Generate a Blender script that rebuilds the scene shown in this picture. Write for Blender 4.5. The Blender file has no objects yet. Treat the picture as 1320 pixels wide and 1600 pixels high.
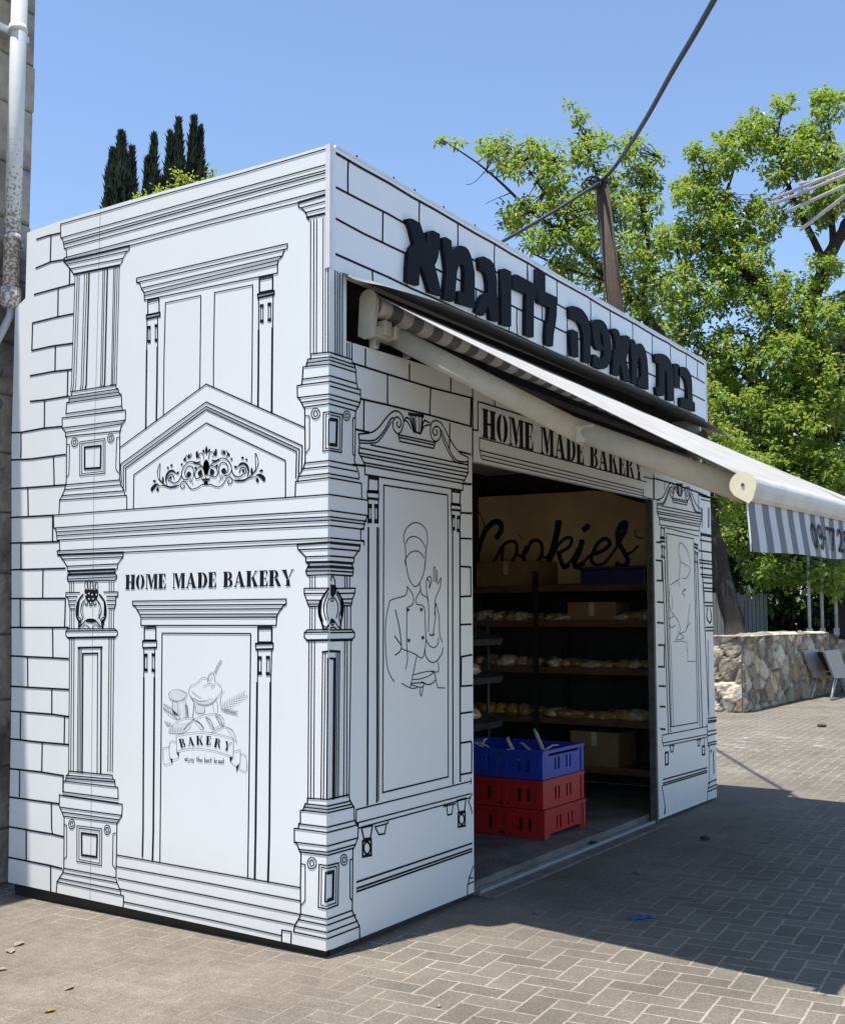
import bpy, bmesh, math, random
from mathutils import Vector, Matrix, noise
from mathutils.geometry import tessellate_polygon
random.seed(7)
sc = bpy.context.scene
C = sc.collection

# ------------------------------------------------------------------ camera
CAM = Vector((-4.211805, -3.254654, 1.55)); YAW, PIT, ROL = 0.5737053, 0.0776473, -0.0015943
FPX, CX, CY = 1755.363, 660.0, 835.259
def cam_axes():
    cb, sb = math.cos(PIT), math.sin(PIT)
    f = Vector((math.cos(YAW)*cb, math.sin(YAW)*cb, sb)); r = Vector((math.sin(YAW), -math.cos(YAW), 0)); u = r.cross(f)
    cc, s = math.cos(ROL), math.sin(ROL)
    return cc*r+s*u, -s*r+cc*u, f
RR, UU, FF = cam_axes()
cd = bpy.data.cameras.new('camera'); cam = bpy.data.objects.new('camera', cd); C.objects.link(cam); sc.camera = cam
cd.sensor_fit = 'HORIZONTAL'; cd.sensor_width = 36; cd.lens = FPX/1320*36; cd.shift_y = (CY-800)/1320
cd.clip_start = .05; cd.clip_end = 1500
M4 = Matrix((RR, UU, -FF)).transposed().to_4x4(); M4.translation = CAM; cam.matrix_world = M4

# ------------------------------------------------------------------ light
SUN = Vector((.24, -.068, -1)).normalized()
w = bpy.data.worlds.new('World'); sc.world = w; w.use_nodes = True
nt = w.node_tree; bg = nt.nodes['Background']; sky = nt.nodes.new('ShaderNodeTexSky'); sky.sky_type = 'NISHITA'
sky.sun_disc = False; sky.sun_elevation = math.asin(-SUN.z); sky.sun_rotation = math.atan2(-SUN.x, -SUN.y)
sky.air_density = 1.0; sky.dust_density = 0.4; sky.ozone_density = 3.0; sky.altitude = 0
nt.links.new(sky.outputs[0], bg.inputs[0]); bg.inputs[1].default_value = .138
sl = bpy.data.lights.new('sun', 'SUN'); sl.energy = 4.9; sl.angle = math.radians(.53); sl.color = (1, .95, .87)
so = bpy.data.objects.new('sun', sl); C.objects.link(so); so.rotation_euler = SUN.to_track_quat('-Z', 'Y').to_euler(); so.location = (0, 0, 30)
sc.view_settings.view_transform = 'Standard'; sc.view_settings.look = 'None'; sc.view_settings.gamma = 1
sc.view_settings.exposure = 0.72
sc.cycles.max_bounces = 10; sc.cycles.diffuse_bounces = 6

# ------------------------------------------------------------------ tracing helpers (pixel of the 1320x1600 picture -> point on a real plane)
def ray(px, py): return (FF*FPX + RR*(px-CX) - UU*(py-CY)).normalized()
def on(px, py, ax, v):
    d = ray(px, py); return CAM + d*((v-CAM[ax])/d[ax])
def far(px, py, t):
    d = ray(px, py); return CAM + d*(t/math.hypot(d.x, d.y))
FR = dict(A=(0,200,4,4), B=(200,200,4,4), C=(0,560,4,4), D=(200,560,4,4), E=(0,900,4,4), F=(200,900,4,4), G=(0,1200,4,4), H=(200,1200,4,4),
  I=(440,420,4,4), J=(440,800,4,4), K=(440,1150,4,4), L=(500,200,4,4), M=(800,350,4,4), N=(720,600,4,4),
  P=(225,690,6.6,6.6), Q=(90,890,12,12), R=(240,1020,8,8), S=(465,890,13.2,13.2), T=(550,630,6.6,6.6), U=(590,800,5.333,5.333),
  V=(1010,740,6.155,6.155), W=(1010,1000,5.517,5.517), X=(620,320,9.4286,9.4286), Y=(730,360,8.8,8.8), Z=(880,460,9.4286,9.4286),
  AA=(1000,530,11,11), BB=(735,740,4.552,4.552), CC=(1140,700,7.333,7.333), O=(0,0,1,1))
def px(fr, x, y):
    a = FR[fr]; return a[0]+x/a[2], a[1]+y/a[3]

# ------------------------------------------------------------------ mesh helpers
def obj(name, bm, mats, parent=None, smooth=False, recalc=True):
    if recalc: bmesh.ops.recalc_face_normals(bm, faces=bm.faces)
    me = bpy.data.meshes.new(name); bm.to_mesh(me); bm.free()
    for m in (mats if isinstance(mats, (list, tuple)) else [mats]): me.materials.append(m)
    if smooth:
        me.polygons.foreach_set('use_smooth', [True]*len(me.polygons))
    o = bpy.data.objects.new(name, me); C.objects.link(o)
    if parent is not None: o.parent = parent; o.matrix_parent_inverse = parent.matrix_world.inverted()
    return o
def raw(name, verts, faces, mats, parent=None, smooth=False, midx=None):
    me = bpy.data.meshes.new(name); me.from_pydata(verts, [], faces)
    for m in (mats if isinstance(mats, (list, tuple)) else [mats]): me.materials.append(m)
    if midx: me.polygons.foreach_set('material_index', midx)
    if smooth: me.polygons.foreach_set('use_smooth', [True]*len(me.polygons))
    o = bpy.data.objects.new(name, me); C.objects.link(o)
    if parent is not None: o.parent = parent; o.matrix_parent_inverse = parent.matrix_world.inverted()
    return o
def thing(name, label, cat, loc=(0,0,0), group=None):
    o = bpy.data.objects.new(name, None); C.objects.link(o); o.location = loc; o.empty_display_size = .2
    o['label'] = label; o['category'] = cat
    if group: o['group'] = group
    o.matrix_world = Matrix.Translation(loc)
    return o
def tag(o, label, cat, group=None):
    o['label'] = label; o['category'] = cat
    if group: o['group'] = group
    return o
def box(bm, x0, x1, y0, y1, z0, z1, mi=0, M=None):
    vs = [Vector((x, y, z)) for z in (z0, z1) for y in (y0, y1) for x in (x0, x1)]
    vs = [bm.verts.new(M @ v if M else v) for v in vs]
    for f in ((0,1,3,2),(4,6,7,5),(0,4,5,1),(2,3,7,6),(0,2,6,4),(1,5,7,3)):
        q = bm.faces.new([vs[i] for i in f]); q.material_index = mi
    return vs
def bevel(bm, w, seg=2):
    bmesh.ops.remove_doubles(bm, verts=bm.verts, dist=1e-6)
    bmesh.ops.bevel(bm, geom=[e for e in bm.edges if len(e.link_faces) == 2 and e.calc_face_angle(0) > .6], offset=w, segments=seg, affect='EDGES', profile=.6)
def tube(bm, pts, rad, n=8, mi=0, cap=True, sx=1.0, sy=1.0):
    pts = [Vector(p) for p in pts]; rings = []
    if not isinstance(rad, (list, tuple)): rad = [rad]*len(pts)
    up = None
    for i, p in enumerate(pts):
        t = (pts[min(i+1, len(pts)-1)] - pts[max(i-1, 0)]).normalized()
        if up is None: up = Vector((0,0,1)) if abs(t.z) < .9 else Vector((1,0,0))
        a = t.cross(up).normalized(); b = a.cross(t).normalized(); up = b
        rings.append([bm.verts.new(p + rad[i]*(a*math.cos(2*math.pi*k/n)*sx + b*math.sin(2*math.pi*k/n)*sy)) for k in range(n)])
    for r0, r1 in zip(rings, rings[1:]):
        for k in range(n):
            f = bm.faces.new((r0[k], r0[(k+1) % n], r1[(k+1) % n], r1[k])); f.material_index = mi; f.smooth = True
    if cap:
        for r in (rings[0], rings[-1]):
            f = bm.faces.new(r); f.material_index = mi
    return rings
def smooth2(pts, k=4):
    if len(pts) < 3: return pts
    P = [pts[0]]+list(pts)+[pts[-1]]; out = []
    for i in range(1, len(P)-2):
        a, b, c, d = P[i-1], P[i], P[i+1], P[i+2]
        for j in range(k):
            t = j/k
            out.append(tuple(.5*((2*b[m])+(-a[m]+c[m])*t+(2*a[m]-5*b[m]+4*c[m]-d[m])*t*t+(-a[m]+3*b[m]-3*c[m]+d[m])*t**3) for m in range(len(b))))
    out.append(tuple(pts[-1])); return out

# ------------------------------------------------------------------ materials
def mat(name, col, rough=.6, col2=None, nscale=8, bump=0, bscale=60, metal=0, spec=.5, stops=(.35,.65), detail=6, coat=0, stretch=None):
    m = bpy.data.materials.new(name); m.use_nodes = True; t = m.node_tree; b = t.nodes['Principled BSDF']
    b.inputs['Roughness'].default_value = rough; b.inputs['Metallic'].default_value = metal; b.inputs['Specular IOR Level'].default_value = spec
    b.inputs['Coat Weight'].default_value = coat
    tc = t.nodes.new('ShaderNodeTexCoord'); vec = tc.outputs['Object']
    if stretch:
        mp = t.nodes.new('ShaderNodeMapping'); mp.inputs['Scale'].default_value = stretch; t.links.new(vec, mp.inputs[0]); vec = mp.outputs[0]
    if col2 is None: col2 = tuple(c*.86 for c in col)
    n = t.nodes.new('ShaderNodeTexNoise'); n.inputs['Scale'].default_value = nscale; n.inputs['Detail'].default_value = detail; n.inputs['Roughness'].default_value = .65
    t.links.new(vec, n.inputs['Vector'])
    r = t.nodes.new('ShaderNodeValToRGB'); r.color_ramp.elements[0].position, r.color_ramp.elements[1].position = stops
    r.color_ramp.elements[0].color = (*col2, 1); r.color_ramp.elements[1].color = (*col, 1)
    t.links.new(n.outputs[0], r.inputs[0]); t.links.new(r.outputs[0], b.inputs['Base Color'])
    if bump:
        n2 = t.nodes.new('ShaderNodeTexNoise'); n2.inputs['Scale'].default_value = bscale; n2.inputs['Detail'].default_value = 5
        t.links.new(vec, n2.inputs['Vector'])
        bp = t.nodes.new('ShaderNodeBump'); bp.inputs['Strength'].default_value = bump; bp.inputs['Distance'].default_value = .02
        t.links.new(n2.outputs[0], bp.inputs['Height']); t.links.new(bp.outputs[0], b.inputs['Normal'])
    return m
WHITE = mat('white_printed_panel', (.80,.825,.84), .34, (.775,.80,.818), 1.3, .035, 1.6)
_t = WHITE.node_tree; _b = _t.nodes['Principled BSDF']; _src = _b.inputs['Base Color'].links[0].from_socket
_tc = _t.nodes.new('ShaderNodeTexCoord'); _s = _t.nodes.new('ShaderNodeSeparateXYZ'); _t.links.new(_tc.outputs['Object'], _s.inputs[0])
_n = _t.nodes.new('ShaderNodeTexNoise'); _n.inputs['Scale'].default_value = 5; _n.inputs['Detail'].default_value = 9; _n.inputs['Roughness'].default_value = .7; _t.links.new(_tc.outputs['Object'], _n.inputs['Vector'])
_m = _t.nodes.new('ShaderNodeMapRange'); _m.inputs[1].default_value = .55; _m.inputs[2].default_value = .02; _m.inputs[3].default_value = -.05; _m.inputs[4].default_value = .55; _t.links.new(_s.outputs[2], _m.inputs[0])
_k = _t.nodes.new('ShaderNodeMath'); _k.operation = 'MULTIPLY'; _k.use_clamp = True; _t.links.new(_m.outputs[0], _k.inputs[0]); _t.links.new(_n.outputs[0], _k.inputs[1])
_x = _t.nodes.new('ShaderNodeMixRGB'); _x.inputs[2].default_value = (.50,.46,.40,1); _t.links.new(_k.outputs[0], _x.inputs[0]); _t.links.new(_src, _x.inputs[1]); _t.links.new(_x.outputs[0], _b.inputs['Base Color'])
INK = mat('black_print_ink', (.013,.014,.019), .7, (.010,.011,.016), 9, spec=.12)
PENCIL = mat('grey_print_ink', (.36,.37,.40), .5, (.28,.29,.31), 40, spec=.12)
LGREY = mat('pale_grey_print', (.70,.715,.735), .5, (.62,.635,.655), 30, spec=.12)
THIN = mat('thin_line_ink', (.05,.052,.06), .5, (.03,.032,.04), 40, spec=.12)
INNER = mat('shade_dark_inner_face', (.05,.048,.045), .8, (.03,.028,.026), 3, .2, 20)  # interior gloom put into the colour of the inner end and back walls
BLACK = mat('black_plinth', (.012,.012,.013), .6, (.02,.019,.018), 14, .2, 50)
LETTER = mat('navy_black_letter', (.0045,.0075,.013), .7, (.0035,.0055,.010), 12, spec=.18)
ALU = mat('grey_aluminium', (.40,.41,.43), .42, (.30,.31,.32), 12, .05, 40, metal=.6)
TRIM = mat('white_edge_trim', (.74,.755,.78), .35, (.66,.67,.70), 9)
DARKMET = mat('dirty_sheet_metal', (.26,.255,.25), .6, (.13,.125,.12), 3.5, .25, 6, metal=0, stretch=(.6,3,3))
GUIDE = mat('dark_grey_guide', (.10,.095,.09), .5, (.05,.047,.045), 8, .1, 50)
BEIGE = mat('beige_enamel', (.56,.51,.41), .42, (.45,.41,.32), 7, .04, 60)
BEIGE2 = mat('ivory_plastic', (.74,.68,.47), .4, (.66,.60,.40), 9)
CONC = mat('worn_concrete', (.17,.16,.147), .9, (.08,.075,.07), 9, .4, 70)

# ------------------------------------------------------------------ printed artwork
class Art:
    """ribbons and filled shapes lying 2 mm proud of a wall plane; axis 0 = side wall (x const), axis 1 = front (y const)"""
    def __init__(s, ax, off): s.ax, s.off, s.v, s.f, s.m = ax, off, [], [], []; s.k = .76 if ax == 0 else .86
    def uv(s, fr, x, y):
        p = on(*px(fr, x, y), s.ax, 0.0); return (p.y, p.z) if s.ax == 0 else (p.x, p.z)
    def P3(s, q): return (s.off, q[0], q[1]) if s.ax == 0 else (q[0], s.off, q[1])
    def rib(s, q, w=.009, mi=1, close=False):
        w = [k*s.k for k in w] if isinstance(w, (list, tuple)) else w*s.k
        q = [Vector(p) for p in q]; q = [p for i, p in enumerate(q) if i == 0 or (p-q[i-1]).length > 1e-5]
        if close: q.append(q[0].copy())
        n = len(q)
        if n < 2: return
        Ls, Rs = [], []
        for i in range(n):
            d0 = (q[i]-q[i-1]).normalized() if i else ((q[0]-q[-2]).normalized() if close else None)
            d1 = (q[i+1]-q[i]).normalized() if i < n-1 else ((q[1]-q[0]).normalized() if close else None)
            d0 = d0 or d1; d1 = d1 or d0
            t = d0+d1; t = t.normalized() if t.length > .2 else d1
            nn = Vector((-t.y, t.x)); c = max(.45, nn.dot(Vector((-d1.y, d1.x))))
            ww = (w[i] if isinstance(w, (list, tuple)) else w)/2/c
            e = Vector((0, 0))
            if not close and i == 0: e = -d1*ww*.5
            if not close and i == n-1: e = d0*ww*.5
            Ls.append(q[i]+nn*ww+e); Rs.append(q[i]-nn*ww+e)
        b = len(s.v)
        for a, c in zip(Ls, Rs): s.v += [s.P3(a), s.P3(c)]
        for i in range(n-1): s.f.append((b+2*i, b+2*i+1, b+2*i+3, b+2*i+2)); s.m.append(mi)
    def fill(s, loops, mi=1):
        loops = [[Vector((p[0], p[1], 0)) for p in l] for l in loops]
        b = len(s.v)
        for l in loops: s.v += [s.P3(p) for p in l]
        for t in tessellate_polygon(loops): s.f.append(tuple(b+i for i in t)); s.m.append(mi)
    # traced versions
    def l(s, fr, *c, w=.009, mi=1, sm=0, close=False):
        q = [s.uv(fr, c[i], c[i+1]) for i in range(0, len(c), 2)]
        if sm: q = smooth2(q, sm)
        s.rib(q, w, mi, close)
    def lm(s, *tr, w=.009, mi=1):           # mixed frames: (fr,x,y),...
        s.rib([s.uv(*t) for t in tr], w, mi)
    def hz(s, fr, x0, y0, x1, w=.009, fr1=None, mi=1):   # level line from a traced point to a traced column
        a = s.uv(fr, x0, y0); u1 = s.col(fr1 or fr, x1, a[1]); s.rib([a, (u1, a[1])], w, mi)
    def col(s, fr, x, z):
        X = px(fr, x, 0)[0]; lo, hi = -2000, 4000
        for _ in range(40):
            m = (lo+hi)/2; p = on(X, m, s.ax, 0.0)
            if p.z > z: lo = m
            else: hi = m
        return p.y if s.ax == 0 else p.x
    def vt(s, fr, x, za, zb, w=.008):
        u = s.col(fr, x, (za+zb)/2); s.rib([(u, za), (u, zb)], w)
    def pf(s, fr, *c, mi=1, sm=0):
        q = [s.uv(fr, c[i], c[i+1]) for i in range(0, len(c), 2)]
        if sm: q = smooth2(q+[q[0]], sm)[:-1]
        s.fill([q], mi)
    def circ(s, fr, x, y, rx, ry=None, w=.007, mi=1, fillit=False):
        ry = ry or rx; q = [s.uv(fr, x+rx*math.cos(a), y+ry*math.sin(a)) for a in [2*math.pi*k/18 for k in range(18)]]
        if fillit: s.fill([q], mi)
        else: s.rib(q, w, mi, True)

# stencil letters, unit height: list of filled loops, advance
def _r(a, b, c, d): return [(a, b), (c, b), (c, d), (a, d)]
def _arc(cx, cy, rx, ry, a0, a1, n=12): return [(cx+rx*math.cos(math.radians(a0+(a1-a0)*k/n)), cy+ry*math.sin(math.radians(a0+(a1-a0)*k/n))) for k in range(n+1)]
_stem = lambda x: [_r(x-.015, 0, x+.265, 1), _r(x-.07, 0, x-.0151, .07), _r(x+.2651, 0, x+.32, .07), _r(x-.07, .93, x-.0151, 1), _r(x+.2651, .93, x+.32, 1)]
_bowl = lambda x, y0, y1, rx: _arc(x, (y0+y1)/2, rx, (y1-y0)/2, -90, 90)+_arc(x, (y0+y1)/2, rx-.21, (y1-y0)/2-.06, 90, -90)
GLY = {
 'H': (_stem(.06)+_stem(.54)+[_r(.33,.46,.52,.54)], .84),
 'O': ([_arc(.37,.5,.35,.5,95,265)+_arc(.37,.5,.11,.42,262,98), _arc(.43,.5,.35,.5,85,-85)+_arc(.43,.5,.11,.42,-82,82)], .80),
 'M': ([_r(.08,.0,.14,1), _r(0,0,.24,.06), _r(0,.94,.14,1), [(.15,1),(.38,1),(.62,.22),(.50,0),(.46,0)], [(.60,.36),(.78,1),(.72,1),(.57,.5)], _r(.76,0,1.0,1), _r(.70,0,.76,.06), _r(1.0,0,1.06,.06), _r(1.0,.94,1.06,1)], 1.06),
 'E': (_stem(.06)+[_r(.36,.93,.60,1), [(.60,1),(.60,.66),(.57,.66),(.48,.93)], _r(.36,.46,.46,.53), [(.46,.34),(.49,.34),(.49,.66),(.46,.66)], _r(.36,0,.62,.07), [(.62,0),(.63,.36),(.60,.36),(.50,.07)]], .66),
 'A': ([[(.34,1),(.50,1),(.82,0),(.55,0),(.32,.80)], [(.29,.80),(.33,.70),(.14,.0),(.08,0)], _r(.24,.27,.46,.34), _r(0,0,.24,.06), _r(.48,0,.90,.06)], .90),
 'D': (_stem(.06)[:2]+_stem(.06)[3:4]+[_r(.06,.94,.30,1), _arc(.36,.5,.42,.5,-90,90)+_arc(.36,.5,.18,.43,90,-90)], .80),
 'B': (_stem(.06)[:2]+_stem(.06)[3:4]+[_bowl(.36,.50,1,.32), _bowl(.36,0,.54,.37)], .76),
 'K': (_stem(.06)+[[(.36,.46),(.42,.46),(.78,1),(.70,1)], [(.40,.58),(.52,.70),(.88,0),(.58,0)], _r(.62,.94,.86,1), _r(.52,0,.94,.06)], .92),
 'R': (_stem(.06)+[_bowl(.36,.48,1,.33), [(.42,.46),(.62,.48),(.86,.06),(.90,0),(.64,0)]], .88),
 'Y': ([[(.02,1),(.30,1),(.50,.42),(.34,.42)], [(.54,.50),(.80,1),(.74,1),(.50,.56)], _r(.33,0,.57,.40), _r(-.03,.94,.36,1), _r(.66,.94,.90,1), _r(.25,0,.65,.06)], .86),
 ' ': ([], .40)}
def stencil(art, text, o, ex, ey, gap=.07, mi=1, widths=None):
    """o = lower-left, ex = vector along whole line, ey = vector of letter height (wall coordinates)"""
    tot = sum(GLY[c][1]+gap for c in text)-gap; x = 0
    for c in text:
        loops, adv = GLY[c]
        for l in loops:
            q = []
            for a, b in l:
                q.append((o[0]+ex[0]*(x+a)/tot+ey[0]*b, o[1]+ex[1]*(x+a)/tot+ey[1]*b))
            art.fill([q], mi)
        x += adv+gap
STROKE = {'e': [[(.1,.25),(.4,.3),(.4,.45),(.25,.5),(.1,.35),(.12,.1),(.3,0),(.45,.1)]], 'n': [[(.1,.5),(.1,0)],[(.1,.35),(.25,.5),(.38,.4),(.38,0)]], 'j': [[(.25,.5),(.22,-.25),(.05,-.3)]],
 'o': [[(.25,.5),(.08,.3),(.2,0),(.4,.2),(.25,.5)]], 'y': [[(.05,.5),(.2,.05)],[(.4,.5),(.2,-.2),(.05,-.3)]], 't': [[(.2,.9),(.2,.05),(.35,0)],[(.0,.55),(.4,.6)]], 'h': [[(.1,1),(.1,0)],[(.1,.35),(.28,.5),(.38,.35),(.38,0)]],
 'b': [[(.1,1),(.1,0),(.3,0),(.42,.25),(.3,.5),(.1,.4)]], 's': [[(.38,.45),(.2,.5),(.12,.38),(.35,.18),(.25,0),(.08,.05)]], 'r': [[(.1,.5),(.1,0)],[(.1,.35),(.25,.5),(.36,.48)]], 'a': [[(.38,.45),(.2,.5),(.08,.2),(.2,0),(.38,.2)],[(.38,.5),(.4,0)]],
 'd': [[(.38,.4),(.2,.5),(.08,.2),(.2,0),(.38,.15)],[(.4,1),(.4,0)]], ' ': []}

# ------------------------------------------------------------------ artwork of the sunlit side wall
sa = Art(0, -.0022); lm = sa.lm; l = sa.l
TH = .017
# cornice
lm(('A',380,600),('A',640,527),('B',200,421),('B',700,286),('B',1262,122))
for a, b, c in ((685,425,222),(712,455,256),(727,472,272),(752,505,303),(812,572,380)):
    lm(('A',{685:385,712:395,727:400,752:405,812:400}[a],a),('A',1320,b),('B',1260,c))
lm(('A',810,735),('A',1320,600),('B',1066,465))
lm(('B',1066,465),('B',1260,408), w=TH)
l('A',380,598,380,685,392,690,403,750,415,753,418,803,398,820)
# left upper capital and shaft
l('A',400,832,810,735,w=TH); l('A',400,820,405,838,425,860,442,882,465,915); l('A',810,733,808,762,795,770,766,818,765,835,748,858)
l('A',420,850,797,768); l('A',440,880,766,815); l('A',462,914,750,856,w=TH)
for a, b, w_ in ((470,448,.006),(485,460,.007),(497,475,.006),(530,508,.006),(545,520,.007),(558,540,.014),(645,630,.006),(655,640,.007),(672,655,.014),(712,697,.006),(722,705,.007),(735,715,.006),(747,728,.006)):
    y0 = 925-(a-470)*.22
    lm(('A',a,y0),('A',b,1600),('C',b-6,208-(b-448)*.16), w=w_)
for s_ in ('C',):
    l(s_,448,208,725,165); l(s_,448,235,740,190); l(s_,435,255,745,210); l(s_,420,277,760,228)
    l(s_,448,205,448,232,435,238,432,272,418,277,413,345); l(s_,725,165,728,185,740,190,743,212,760,228,762,300,768,320)
    l(s_,413,345,765,297); l(s_,410,370,768,322); l(s_,390,372,785,322); l(s_,390,370,390,435,400,445,412,462,410,490); l(s_,786,322,784,385,768,405,757,430,752,455)
    l(s_,390,435,784,386); l(s_,410,462,768,408); l(s_,410,488,755,453)
    l(s_,418,490,415,772,412,792); l(s_,750,455,748,762)
    l(s_,422,538,436,538,432,720,420,742,w=.007); l(s_,745,492,730,496,725,690,742,715,w=.007)
    sa.circ(s_,468,524,21,27); sa.circ(s_,468,524,9,13); sa.circ(s_,693,498,20,27); sa.circ(s_,693,498,9,13)
    l(s_,500,522,658,500,657,718,500,733,w=.007,close=True); l(s_,512,534,647,514,646,706,512,721,w=.006,close=True); l(s_,530,556,632,545,629,683,530,690,w=.016,close=True)
    l(s_,412,790,750,760); l(s_,408,820,757,790); l(s_,388,858,777,828); l(s_,372,885,793,856)
    l(s_,412,790,404,822,388,858,374,885,370,972); l(s_,750,760,757,790,778,826,782,856); l(s_,793,856,793,940)
# middle band
lm(('C',335,980),('C',1320,905),('D',1262,850)); lm(('C',345,1060),('C',1320,995),('D',1260,952)); lm(('C',350,1085),('C',1320,1025),('D',1260,990))
lm(('C',355,1108),('C',1320,1048),('D',1260,1012)); lm(('C',365,1135),('C',1320,1080),('D',1260,1045)); lm(('C',360,1204),('C',1320,1155),('D',1258,1122)); lm(('C',770,1212),('C',1320,1185),('D',1060,1160))
l('C',335,980,338,1060,350,1066,358,1135,372,1140,375,1198,358,1204,362,1228)
# lower left pilaster
l('C',362,1228,772,1213,w=TH); l('C',385,1255,768,1240); l('C',418,1300,735,1285); l('C',425,1330,720,1318,w=TH); l('C',425,1352,720,1342,w=.018); l('C',422,1380,730,1366); l('C',430,1395,720,1388)
l('C',362,1226,380,1236,420,1297,425,1330,437,1338,437,1350,422,1365,422,1385,432,1397); l('C',772,1213,770,1240,736,1285,735,1312,720,1325,722,1345,732,1358,730,1375,718,1390)
for x in (437,448,462,684,697,712): l('C',x,1396,x,1462,w=.006)
for x0, y0, x1, x2, y1, x3 in ((413,105,500,650,100,738),(418,130,485,668,127,735),(428,156,478,668,152,726),(432,181,472,672,179,722),(438,206,470,678,202,716)):
    l('E',x0,y0,x1,y0-1); l('E',x2,y1+1,x3,y1)
l('E',413,104,413,130,426,138,432,160,432,180,440,206); l('E',739,100,737,128,725,132,724,180,715,204)
for x in (438,449,464,684,697,712): l('E',x,205,x-1,330,w=.006)
l('E',422,331,720,331); l('E',415,346,732,342); l('E',425,331,412,348,413,372,430,390); l('E',720,331,735,345,737,366,718,386); l('E',428,387,722,382,w=.016)
for a, b in ((437,430),(450,443),(464,459),(683,675),(697,690),(713,703)): l('E',a,390,b,1222,w=.007)
l('E',488,449,641,446,w=.014); l('E',520,486,614,484,w=.012)
for a, b, y0, w_ in ((491,484,449,.007),(500,494,452,.006),(509,503,455,.006),(519,514,484,.015),(611,608,484,.008),(634,630,447,.015)): l('E',a,y0,b,1232,w=w_)
l('E',430,1220,703,1246); l('E',420,1247,712,1272); l('E',413,1265,718,1290); l('E',410,1284,722,1320)
l('E',430,1220,428,1242,415,1248,411,1282,398,1286,393,1352); l('E',703,1246,708,1270,718,1276,721,1318,738,1323,740,1392)
l('E',393,1350,740,1394); l('E',393,1370,742,1420); l('E',372,1370,766,1428); l('E',372,1365,372,1440,388,1475,400,1506); l('E',766,1428,762,1500,746,1526,734,1546)
l('E',373,1446,764,1498); l('E',390,1476,748,1526); l('E',400,1502,736,1546)
l('G',402,303,400,630); l('G',732,346,726,688); l('G',405,354,418,360,418,552,406,570,w=.007); l('G',724,408,708,412,704,606,722,630,w=.007)
sa.circ('G',450,353,19,30); sa.circ('G',450,353,9,15); sa.circ('G',672,388,19,30); sa.circ('G',672,388,9,15)
l('G',482,362,638,381,635,612,482,586,w=.007,close=True); l('G',495,378,626,396,622,598,495,573,w=.006,close=True); l('G',511,408,609,421,605,558,512,545,w=.016,close=True)
l('G',400,628,726,688); l('G',393,655,732,718); l('G',370,690,755,765); l('G',355,712,774,801)
l('G',400,628,393,655,372,690,358,712,352,782); l('G',726,688,734,720,752,762,758,797); l('G',774,801,770,880)
# base courses
for a in ((545,650,750),(618,725,833),(690,805,918),(758,875,980),(838,952,1050)):
    x0 = {545:730,618:732,690:738,758:755,838:775}[a[0]]; x1 = {750:1080,833:1080,918:1080,980:1036,1050:960}[a[2]]
    lm(('G',x0,a[0]),('G',1320,a[1]),('H',x1,a[2]))
l('H',960,1100,962,1015,1022,1025,1018,1112)
# quoin stones
QW = .0130
for q in (('A',230,695,300,672,378,655),('A',225,875,320,835,400,822),('A',215,1040,360,1000,468,972),('A',205,1218,360,1180,460,1160),('A',200,1390,330,1362,455,1345),('A',190,1548,330,1522,450,1508),('C',190,268,290,258,430,235),
  ('C',70,465,130,462,280,435,388,425),('C',70,635,200,628,410,600),('C',68,815,240,803,410,790),('C',65,995,335,980),('C',65,1155,370,1145),('C',65,1322,410,1312),('C',65,1502,410,1500),('E',65,322,430,322),('E',65,500,330,512,430,518),
  ('E',65,690,430,710),('E',65,845,330,865,430,880),('E',60,1018,260,1040,430,1055),('E',60,1205,250,1225,400,1250),('E',55,1382,370,1425),('G',55,368,330,415,400,432),('G',55,560,300,608,390,630),
  ('A',320,670,315,838),('A',437,872,435,975),('A',365,1000,362,1178),('A',205,1218,200,1390),('A',347,1365,345,1520),('C',425,72,422,236),('C',280,260,278,436),('C',132,462,133,540,131,618),('C',335,610,338,700,340,792),('C',175,812,178,985),
  ('C',330,980,330,1147),('C',132,1155,132,1320),('C',270,1320,268,1500),('E',128,148,128,320),('E',410,148,405,322),('E',330,325,332,514),('E',173,508,175,692),('E',325,705,325,866),('E',130,855,128,1024),('E',405,880,402,1052),
  ('E',265,1043,262,1222),('E',125,1212,123,1380),('E',396,1250,395,1350),('G',322,220,324,380,330,415),('G',165,385,165,575),('G',318,610,318,778)):
    sa.l(q[0], *q[1:], w=QW)
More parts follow.
